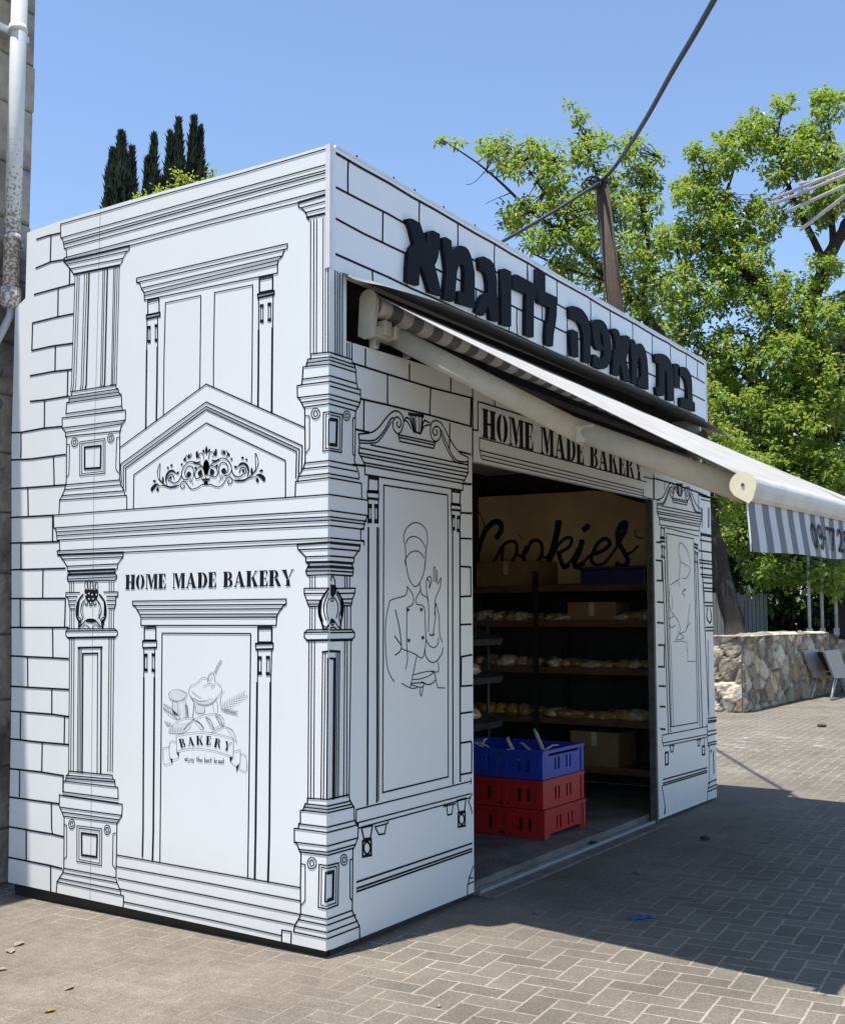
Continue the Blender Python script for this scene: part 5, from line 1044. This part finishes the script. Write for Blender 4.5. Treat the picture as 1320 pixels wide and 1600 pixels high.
so_ = obj('soil', bm, mat('dark_leafy_soil', (.055,.042,.028), .95, (.02,.016,.011), 5, .6, 30)); so_['kind'] = 'structure'
# posts on the wall
for x, y in ((16.0,2.86),(16.0,2.86),(16.0,2.86)): pass
for k, (X, t_) in enumerate(((1265,26.4),(1285,27.0),(1307,27.6))):
    p = far(X, 985, t_); bm = bmesh.new(); tube(bm, [(p.x,p.y,1.2),(p.x,p.y,3.05)], .036, 8); box(bm, p.x-.05, p.x+.05, p.y-.05, p.y+.05, 1.24, 1.39); bmesh.ops.create_uvsphere(bm, u_segments=8, v_segments=6, radius=.04, matrix=Matrix.Translation((p.x,p.y,3.05)))
    tag(obj('metal_post', bm, [mat('pale_painted_post', (.50,.49,.46), .6, (.36,.35,.32), 9)]), ('leftmost', 'middle', 'rightmost')[k]+' of three thin pale posts rising behind the stone wall', 'post', 'thin pale posts behind the stone wall')
# board fence under the trees
fe = thing('board_fence', 'pale board fence in the shade behind the leaning trunk', 'fence', (19.5,5,1.2))
BOARD = mat('grey_white_board', (.19,.19,.18), .75, (.12,.12,.11), 3, .15, 20, stretch=(3,3,.4))
for k in range(18):
    X = 1090+k*6.1
    p = far(X, 970, 27.5); q = far(X+5.4, 970, 27.5); d_ = (q-p); d_.z = 0; n_ = Vector((-d_.y, d_.x, 0)).normalized()*.02
    bm = bmesh.new(); z0, z1 = 1.15, 2.2+.03*math.sin(k*2.1)
    vs = [bm.verts.new(v_) for v_ in (Vector((p.x,p.y,z0)),Vector((p.x,p.y,z0))+d_,Vector((p.x,p.y,z0))+d_+n_,Vector((p.x,p.y,z0))+n_,Vector((p.x,p.y,z1)),Vector((p.x,p.y,z1))+d_,Vector((p.x,p.y,z1))+d_+n_,Vector((p.x,p.y,z1))+n_)]
    for f in ((0,1,5,4),(1,2,6,5),(2,3,7,6),(3,0,4,7),(4,5,6,7),(3,2,1,0)): bm.faces.new([vs[i] for i in f])
    obj('board', bm, [BOARD], fe)
# grey chair at the right edge
CHM = mat('weathered_grey_plastic', (.34,.345,.36), .45, (.24,.245,.255), 7)
pc = on(1303, 1062, 1, 2.25); ch = thing('garden_chair', 'grey reclining chair in front of the stone wall at the right edge', 'chair', (pc.x, 2.2, 0))
def prism(pts, y0, y1):
    bm = bmesh.new(); q = [on(X, Y, 1, 2.15) for X, Y in pts]; r0 = [bm.verts.new((p.x, y0, p.z)) for p in q]; r1 = [bm.verts.new((p.x, y1, p.z)) for p in q]; n = len(q)
    for k in range(n): bm.faces.new((r0[k], r0[(k+1) % n], r1[(k+1) % n], r1[k]))
    bm.faces.new(r0); bm.faces.new(r1); bevel(bm, .012, 2); return bm
for y0, y1 in ((2.10, 2.15), (2.50, 2.55)):
    obj('side_panel', prism([(1284,1018),(1306,1016),(1318,1046),(1345,1050),(1345,1057),(1300,1059)], y0, y1), [CHM], ch)
obj('backrest', prism([(1303,1019),(1308,1019),(1324,1047),(1318,1049)], 2.152, 2.498), [DKST], ch)
obj('seat', prism([(1319,1051),(1346,1053),(1346,1056),(1319,1056)], 2.152, 2.498), [DKST], ch)
for X, Xb in ((1305,1296),(1338,1344)):
    for y in (2.13, 2.52):
        p = on(X, 1057, 1, 2.15); q = on(Xb, 1078, 1, 2.15); bm = bmesh.new(); tube(bm, [(p.x, y, p.z), (q.x, y, 0)], .028, 8); obj('leg', bm, [CHM], ch)

# ------------------------------------------------------------------ trees
def leaf_mat(name, c, tr, v=.25):
    m = bpy.data.materials.new(name); m.use_nodes = True; t = m.node_tree; b = t.nodes['Principled BSDF']; L = t.links.new
    g_ = t.nodes.new('ShaderNodeNewGeometry'); r = t.nodes.new('ShaderNodeValToRGB')
    r.color_ramp.elements[0].color = (*[q*(1-v) for q in c], 1); r.color_ramp.elements[1].color = (c[0]*(1+v*1.3), c[1]*(1+v), c[2]*(1+v), 1)
    L(g_.outputs['Random Per Island'], r.inputs[0]); L(r.outputs[0], b.inputs['Base Color']); b.inputs['Roughness'].default_value = .42; b.inputs['Specular IOR Level'].default_value = .45
    tl = t.nodes.new('ShaderNodeBsdfTranslucent'); tl.inputs[0].default_value = (*tr, 1); mx = t.nodes.new('ShaderNodeMixShader'); mx.inputs[0].default_value = .42
    L(b.outputs[0], mx.inputs[1]); L(tl.outputs[0], mx.inputs[2]); L(mx.outputs[0], t.nodes['Material Output'].inputs[0]); return m
LEAF = leaf_mat('spring_green_leaf', (.12,.205,.03), (.34,.50,.05))
LEAFY = leaf_mat('yellow_green_young_leaf', (.20,.26,.05), (.44,.52,.07))
LEAFD = leaf_mat('deep_green_leaf', (.06,.12,.022), (.13,.25,.025))
SEED = mat('dark_seed_cluster', (.035,.05,.018), .7, (.025,.03,.014), 20)
BARK = mat('dark_grey_bark', (.045,.036,.029), .95, (.020,.017,.014), 9, .9, 26, stretch=(4,4,1))
def leaves(rng, centers, per, ln, wd, mats_w, droop=.35, spread=.16):
    v, f, mi = [], [], []
    for c in centers:
        k_ = rng.randint(int(per*.7), int(per*1.3)); base_m = rng.random()
        for _ in range(k_):
            a = rng.uniform(0, 2*math.pi); el = rng.uniform(-.9, .9)-droop*rng.random()
            d = Vector((math.cos(a)*math.cos(el), math.sin(a)*math.cos(el), math.sin(el)))
            p = c+d*rng.uniform(.02, spread)*rng.random()**.3
            s = d.cross(Vector((rng.uniform(-.6,.6), rng.uniform(-.6,.6), 1))).normalized(); L_ = ln*rng.uniform(.65,1.25); w_ = wd*rng.uniform(.75,1.2); n_ = s.cross(d)*L_*.10
            b = len(v); v += [p, p+d*L_*.45+s*w_*.5+n_, p+d*L_-Vector((0,0,L_*.18)), p+d*L_*.45-s*w_*.5+n_]
            f += [(b, b+1, b+2), (b, b+2, b+3)]
            r = min(.999, max(0, base_m*.6+rng.random()*.4)); acc = 0
            for q, pw in enumerate(mats_w):
                acc += pw
                if r < acc: break
            mi += [q, q]
    return v, f, mi
def blob_points(rng, blobs, dens):
    out = []
    for cx_, cy_, rx, ry, t0, dt in blobs:
        n = max(3, int(rx*ry*dens/1000))
        for _ in range(n):
            while True:
                a, b, c = rng.uniform(-1,1), rng.uniform(-1,1), rng.uniform(-1,1)
                q = a*a+b*b+c*c
                if q < 1: break
            out.append(far(cx_+rx*a, cy_+ry*b, t0+dt*c))
    return out
DT = 5.5; DB = 9.5
_shift = lambda bl, d: [(*q[:4], q[4]+d, q[5]*1.25) for q in bl]
def tree(name, lab, base, limbs, blobs, dens, per, ln, wd, mats_, mats_w, seed, twig=.5, group=None, extra=None, dt=0.0):
    rng = random.Random(seed); t_ = thing(name, lab, 'tree', base, group)
    bm = bmesh.new(); sk = []
    for li, lb in enumerate(limbs):
        pts = smooth2([(*far(a, b, c+dt), r_*(1+dt*.05)) for a, b, c, r_ in lb], 5)
        pp = [Vector(q[:3])+Vector((rng.uniform(-1,1), rng.uniform(-1,1), 0))*q[3]*.3 for q in pts]; rr = [max(.006, q[3]) for q in pts]
        if li == 0: pp[0] = Vector(base)-Vector((0,0,.1))
        tube(bm, pp, rr, 8 if rr[0] > .05 else 5)
        sk += pp[2:] if li else pp[len(pp)//3:]
    cs = blob_points(rng, blobs, dens)
    for c in cs:
        if rng.random() < twig:
            n_ = min(sk, key=lambda q: (q-c).length_squared)
            if (n_-c).length < 2.6:
                m_ = n_.lerp(c, .5)+Vector((0,0,-.05))+Vector((rng.uniform(-1,1), rng.uniform(-1,1), rng.uniform(-.5,1)))*.10; tube(bm, [n_, m_, c], [.015,.010,.004], 3, cap=False)
    obj('trunk', bm, [BARK], t_, recalc=False)
    v, f, mi = leaves(rng, cs, per, ln, wd, mats_w)
    raw('crown', v, f, mats_, t_, midx=mi)
    return t_
A1 = [(772,228,28,24,17.5,.5),(798,256,28,30,17.5,.6),(840,238,24,24,17.5,.5),(868,262,34,44,17.6,.8),(690,217,11,9,17.2,.15),(716,221,7,6,17.2,.1),(893,162,9,8,17.6,.15),(905,186,12,16,17.6,.2),(926,232,32,36,17.8,.7),(988,226,26,22,18,.5),(1026,245,16,9,18,.2),(1000,262,26,22,18,.4),
  (822,330,40,22,17.4,.7),(878,318,50,40,17.6,1),(938,300,36,44,17.9,1),(990,322,46,36,18,.9),(852,372,46,26,17.4,.9),(910,372,52,34,17.7,1.1),(800,352,24,14,17.3,.4),(1012,290,22,22,18,.5),(985,385,50,40,18,1.2),(905,420,44,26,17.8,1),(955,440,36,34,18,1.1),(1020,440,46,46,18.2,1.3),(1120,700,44,50,18.6,1.0),(1150,780,40,40,18.6,.9),(1090,620,40,44,18.5,1),(1175,740,36,40,18.8,.9),(870,410,20,14,17.5,.5),(1000,500,40,40,18.2,1.2)]
tree('leafy_tree', 'light green spring tree leaning left behind the kiosk and the wooden pole', far(1148,992,18.2+DT), [[(1148,985,18.2,.17),(1120,860,18.3,.15),(1085,700,18.4,.13),(1045,560,18.3,.11),(1000,480,18.1,.09),(950,430,17.9,.07)],
  [(960,445,17.9,.06),(890,375,17.6,.045),(830,330,17.4,.03),(760,265,17.3,.018),(690,217,17.2,.008)],[(950,430,17.9,.055),(948,330,17.8,.035),(925,250,17.7,.02),(893,163,17.6,.008)],[(1000,480,18.1,.06),(1012,380,18,.04),(1000,300,18,.022),(1030,245,18,.008)],[(890,375,17.6,.04),(850,300,17.5,.022),(800,230,17.5,.009)],[(890,375,17.6,.03),(880,320,17.6,.02),(868,250,17.6,.009)],[(960,440,17.9,.04),(900,425,17.7,.03),(830,395,17.4,.012)],
  [(760,265,17.3,.010),(740,285,17.3,.005),(728,288,17.3,.004)],[(830,330,17.4,.012),(790,345,17.3,.006),(770,352,17.3,.004)],[(800,300,17.4,.012),(775,310,17.3,.005),(758,318,17.3,.003)]],
  _shift(A1, DT), 44, 13, .108, .07, [LEAF, LEAFY, LEAFD], (.50,.42,.08), 11, dt=DT)
B1 = [(1090,236,20,18,18,.4),(1112,262,26,26,18,.6),(1142,232,34,36,18.3,.8),(1182,202,34,32,18.3,.8),(1228,158,20,16,18.3,.4),(1290,165,28,30,18,.7),(1215,250,34,44,18.2,.9),(1268,235,40,50,17.8,1),(1306,280,36,56,17.5,1),(1085,300,40,34,18,.8),(1122,338,50,40,18,1),(1060,372,44,36,18,.9),(1150,402,62,42,18,1.2),(1095,452,66,48,18,1.3),(1195,340,30,40,18.2,.9),
  (1205,462,72,44,17.8,1.3),(1285,420,26,26,17.3,.7),(1290,500,40,44,17.3,1),(1050,520,46,42,18.2,1.2),(1140,548,60,42,18,1.3),(1230,552,70,50,17.5,1.4),(1300,600,46,60,17,1.2),(1170,628,62,46,17.6,1.4),(1245,668,70,56,17,1.4),(1300,730,46,50,16.8,1.1),(1150,696,40,34,17.6,1),(1215,730,60,30,17,1.2),(1130,770,30,40,17.8,.8),(1150,830,44,44,17.6,1),(1215,880,60,40,17.5,1.1),(1290,900,40,34,17.4,.9),(1115,610,26,40,18.2,.8),(1240,800,50,40,17.4,1),(1270,330,30,36,17.8,.8)]
tree('leafy_tree', 'big dense spring green tree spreading over the stone wall at the right', far(1335,992,18.6+DB), [[(1335,985,18.6,.24),(1285,760,18.3,.21),(1256,560,18,.17),(1268,470,17.9,.13),(1300,390,17.7,.10),(1335,330,17.5,.08)],
  [(1256,570,18,.11),(1215,480,18,.08),(1150,415,18,.06),(1095,382,18,.045),(1035,388,18,.03),(1000,430,18,.012)],[(1180,445,18,.05),(1132,340,18.1,.035),(1150,250,18.2,.02),(1165,200,18.3,.008)],[(1290,410,17.8,.06),(1240,310,18,.04),(1215,220,18.2,.02),(1228,158,18.3,.008)],[(1300,390,17.7,.06),(1300,270,17.8,.03),(1290,150,18,.009)],
  [(1262,640,18.1,.09),(1190,600,17.9,.06),(1130,565,18,.03),(1070,530,18.1,.012)],[(1264,720,18.2,.08),(1205,735,17.6,.05),(1150,700,17.6,.02)],[(1264,700,18.2,.09),(1300,620,17.2,.05),(1325,560,17,.03)],[(1150,415,18,.03),(1110,300,18,.02),(1092,236,18,.008)],[(1266,780,18.3,.06),(1220,860,17.6,.03),(1160,840,17.6,.015)]],
  _shift(B1, DB), 56, 14, .125, .082, [LEAF, LEAFY, LEAFD], (.56,.30,.14), 12, twig=.4, dt=DB)
C1 = [(1115,600,36,40,23,1),(1130,690,40,60,23,1.4),(1120,830,40,70,23,1.4),(1180,760,60,80,23.5,1.5),(1185,900,70,80,23.5,1.5),(1260,780,60,90,23.5,1.5),(1260,910,80,70,23.5,1.5),(1330,820,50,120,23.5,1.5),(1330,940,50,50,23.5,1.2),(1230,640,80,70,23.5,1.5),(1310,650,50,90,23.5,1.5),(1340,520,40,80,23.5,1.2),(1110,930,40,36,24.5,.8),(1140,965,46,34,24.5,1),(1200,962,50,36,24.5,1),(1260,962,50,36,24.5,1),(1325,962,50,36,24.5,1),(1170,840,60,60,24.5,1),(1290,860,60,60,24.5,1)]
tree('evergreen_tree', 'dark dense evergreen filling the gap behind the stone wall', far(1215,992,34), [[(1215,985,24,.2),(1213,800,24,.17),(1210,640,23.8,.1),(1215,560,23.8,.04)],[(1212,780,24,.08),(1260,700,23.6,.05),(1300,620,23.5,.02)],[(1212,800,24,.08),(1150,740,23.4,.05),(1120,650,23,.02)]], _shift(C1, 10), 44, 9, .27, .15, [LEAFD, mat('dark_evergreen_leaf', (.035,.062,.016), .6, (.025,.045,.012), 20)], (.35,.65), 13, twig=.15, dt=10)
# thin dead branches low behind the wall
def cypress(lab, spires, t_, seed, fol):
    rng = random.Random(seed); cx_ = sum(s[0] for s in spires)/len(spires); base = far(cx_, 330, t_); base.z = 0
    t0 = thing('cypress', lab, 'tree', base, 'dark cypresses behind the kiosk')
    bm = bmesh.new(); tube(bm, [base, base+Vector((0,0,4)), base+Vector((0,0,8))], [.2,.15,.06], 8); obj('trunk', bm, [BARK], t0)
    v, f = [], []
    for X, Yt, hw in spires:
        top_ = far(X, Yt, t_); c0 = far(X, 330, t_); rad = hw/FPX*t_*1.05; zb = 3.0
        n = int(9000*hw/26*(top_.z-zb)/8)
        for _ in range(n):
            s = rng.random()**1.5; z = top_.z-(top_.z-zb)*s*(1 if s < .99 else 1)
            k = (top_.z-z)/1.45; R_ = rad*min(1.1, k**.9+.015)*(.80+.28*noise.noise(Vector((z*1.9+seed, X*.1, 0)))+.16*math.sin(z*5+X))
            a = rng.uniform(0, 2*math.pi); r = R_*rng.uniform(.45,1.08)
            p = Vector((top_.x+math.cos(a)*r, top_.y+math.sin(a)*r, z)); o_ = Vector((math.cos(a), math.sin(a), 0))
            d = (Vector((0,0,1))+o_*rng.uniform(-.1,.55)+Vector((rng.uniform(-.25,.25), rng.uniform(-.25,.25), 0))).normalized(); L_ = rng.uniform(.10,.26)*(.7+.3*min(1,k)); s_ = d.cross(Vector((rng.uniform(-1,1), rng.uniform(-1,1), .2))).normalized()*L_*.26
            b = len(v); v += [p-s_*.6, p+s_*.6, p+d*L_]; f.append((b, b+1, b+2))
    raw('crown', v, f, [fol], t0)
CYP = leaf_mat('dark_cypress_foliage', (.036,.052,.030), (.022,.038,.016), .6)
cypress('broad dark cypress, leftmost above the kiosk roof', [(190,213,30),(176,238,15),(206,236,15),(168,275,8)], 22, 1, CYP)
cypress('narrow thin-tipped cypress between the broad ones above the kiosk roof', [(241,216,13),(232,252,18)], 22, 2, CYP)
cypress('tall cypress with a blunt top, second from the right above the kiosk roof', [(279,192,17),(266,213,16),(273,230,24)], 22, 3, CYP)
cypress('double-tipped cypress, rightmost above the kiosk roof', [(303,188,15),(314,204,11),(308,232,22)], 22.3, 4, CYP)
def bush_tree(lab, blobs, seed):
    b_ = far(blobs[0][0], 330, blobs[0][4]); b_.z = 0
    tree('young_tree', lab, b_, [[(blobs[0][0],900,blobs[0][4],.09),(blobs[0][0],500,blobs[0][4],.07),(blobs[0][0],blobs[0][1],blobs[0][4],.03)]]+[[(blobs[0][0],360,blobs[0][4],.04),(q[0],q[1],q[4],.008)] for q in blobs[1:]], blobs, 80, 10, .085, .055, [LEAFY, LEAF], (.7,.3), seed, group='yellow-green young trees behind the kiosk')
bush_tree('yellow-green young treetop peeping over the roof between the left cypresses', [(232,308,22,9,20.5,.3),(214,313,8,6,20.5,.15)], 31)
bush_tree('yellow-green young treetop in front of the two right cypresses', [(291,287,22,11,20.5,.3),(256,296,10,9,20.5,.2),(311,284,11,6,20.5,.2),(281,270,6,8,20.5,.12),(333,270,6,7,20.5,.1),(268,318,40,16,20.5,.3)], 32)

# ------------------------------------------------------------------ pole, cables, rods
POLEM = mat('weathered_brown_timber', (.085,.055,.038), .9, (.035,.024,.018), 7, .6, 30, stretch=(5,5,.5))
pb = far(962, 485, 14); ptop = far(938, 277, 14)
pole = thing('utility_pole', 'weathered brown timber pole rising behind the kiosk sign', 'pole', (pb.x+.12, pb.y-.04, 0))
lean = (ptop-pb)/(ptop.z-pb.z); pz = lambda z: pb+lean*(z-pb.z)
bm = bmesh.new(); tube(bm, [pz(-.1), pz(3), pz(5), pz(ptop.z)], [.125,.112,.103,.088], 16); obj('shaft', bm, [POLEM], pole)
bm = bmesh.new(); tube(bm, [pz(ptop.z-.10), pz(ptop.z-.02)], .10, 16); obj('strap', bm, [DKST], pole)
CAB = mat('black_cable_rubber', (.014,.014,.018), .5, (.02,.02,.024), 30)
rng = random.Random(5)
def cable(name, pts, r_, lab):
    q = smooth2([tuple(far(a, b, c)) for a, b, c in pts], 8); bm = bmesh.new()
    for ph in (0,):
        tube(bm, [Vector(p)+Vector((0, math.cos(k*.55+ph)*0, 0)) for k, p in enumerate(q)], r_*.9, 8)
    tag(obj(name, bm, [CAB]), lab, 'cable')
cable('overhead_cable', [(1210,-170,6.4),(1160,-82,7.2),(1115,0,8),(1082,58,8.7),(1050,112,9.5),(1005,192,11),(962,258,13),(940,282,13.9)], .026, 'thick twisted black cable running from the pole top up out of the picture')
cable('overhead_cable', [(938,284,13.9),(905,305,13.6),(860,333,13.3),(790,374,12.8),(740,402,12.4),(640,470,11.8)], .023, 'black cable sloping down left from the pole to behind the kiosk roof')
bm = bmesh.new()
for k, (X, Y, R_) in enumerate(((926,284,.10),(920,288,.085),(930,281,.07))):
    c = far(X, Y, 13.86); tube(bm, [c+RR*math.cos(a)*R_+UU*math.sin(a)*R_*.75+FF*.02*k for a in [2*math.pi*i/18 for i in range(19)]], .014, 6)
tag(obj('cable_coil', bm, [CAB]), 'small coil of black cable tied at the pole top', 'cable coil')
ROD = mat('white_enamel_rod', (.42,.42,.42), .5, (.33,.33,.33), 9)
rr = thing('drying_rack', 'bundle of thin white metal rods jutting in front of the trees at the right edge', 'rack', far(1450,300,6.6))
for a, b in (((1250,287,7.3),(1450,238,6.6)),((1207,311,7.3),(1450,211,6.6)),((1211,317,7.25),(1450,221,6.55)),((1227,331,7.2),(1450,231,6.5)),((1250,359,7.1),(1450,206,6.4))):
    bm = bmesh.new(); tube(bm, [far(*a), far(*b)], .0105, 8); obj('rod', bm, [ROD], rr)
bm = bmesh.new(); tube(bm, [far(1450,245,6.65), far(1450,200,6.4)], .018, 8); pq = far(1450,215,6.5); tube(bm, [pq, Vector((pq.x, pq.y, 0))], .022, 8); obj('stand', bm, [ROD], rr)

# ------------------------------------------------------------------ small things on the ground
LF = mat('dry_pale_leaf', (.56,.50,.40), .8, (.40,.33,.24), 20); LF2 = mat('yellow_dry_leaf', (.52,.38,.08), .8, (.36,.25,.05), 20)
def curl_leaf(X, Y, s, rot, m, lab, seed):
    p = on(X, Y, 2, 0); r_ = random.Random(seed); bm = bmesh.new(); N = 6; rows = []
    for i in range(N+1):
        u_ = i/N; wv = s*.26*math.sin(math.pi*min(1, u_*1.05))**.8+.002
        row = []
        for j in (-1, 0, 1):
            q = Vector(((u_-.5)*s, j*wv, .003+abs(j)*wv*.4+s*.10*(u_-.4)**2+.002*r_.random())); row.append(bm.verts.new(Matrix.Translation((p.x, p.y, 0)) @ Matrix.Rotation(rot, 4, 'Z') @ q))
        rows.append(row)
    for a, b in zip(rows, rows[1:]):
        for j in (0, 1): bm.faces.new((a[j], a[j+1], b[j+1], b[j]))
    bmesh.ops.solidify(bm, geom=bm.faces[:], thickness=.0015)
    tag(obj('fallen_leaf', bm, [m]), lab, 'leaf', 'fallen leaves on the paving')
curl_leaf(30,1477,.07,.3,LF,'pale dry leaf, upper of the pair lying at the left on the paving',1); curl_leaf(16,1488,.075,1.0,LF,'pale dry leaf, lower of the pair lying at the left on the paving',2)
curl_leaf(3,1517,.05,-.5,LF,'pale dry leaf cut by the left picture edge on the paving',3); curl_leaf(108,1546,.055,.2,LF,'curled pale leaf alone in the middle of the sandy paving',4); curl_leaf(78,1582,.05,-.3,LF2,'small yellow leaf low at the left on the paving',5); curl_leaf(685,1574,.03,.6,LF,'tiny pale scrap on the sunlit pavers at the bottom',6)
bm = bmesh.new(); p = on(1002, 1436, 2, 0); 
for k in range(5): box(bm, -.065+.028*k, -.065+.028*k+.027, -.022+.006*(k % 2), .018, .004+.003*(k % 2), .008+.004*(k % 3), M=Matrix.Translation((p.x, p.y, 0)) @ Matrix.Rotation(-.75, 4, 'Z'))
tag(obj('wrapper', bm, [mat('blue_wrapper_film', (.02,.13,.42), .35, (.015,.09,.30), 14)]), 'crumpled blue wrapper lying on the shaded paving', 'litter')
def pebble(X, Y, s, m, lab, seed):
    p = on(X, Y, 2, 0); bm = bmesh.new(); bmesh.ops.create_icosphere(bm, subdivisions=2, radius=s)
    for v in bm.verts: v.co *= 1+.3*noise.noise(v.co*40+Vector((seed,0,0))); v.co.z *= .55; v.co += Vector((p.x, p.y, s*.4))
    tag(obj('pebble', bm, [m]), lab, 'stone', 'small stones on the paving')
pebble(1102,1312,.035,DKST,'dark pebble on the shaded paving right of the opening',1); pebble(925,1325,.05,DKST,'flat dark lump beside the threshold',2); pebble(1284,1136,.07,CONC,'small stone far off on the sunlit paving',3); pebble(996,1365,.025,CONC,'tiny grey stone chip on the shaded paving',4); pebble(838,1428,.02,CONC,'grey stone chip near the shadow edge',5)
bpy.context.view_layer.update()
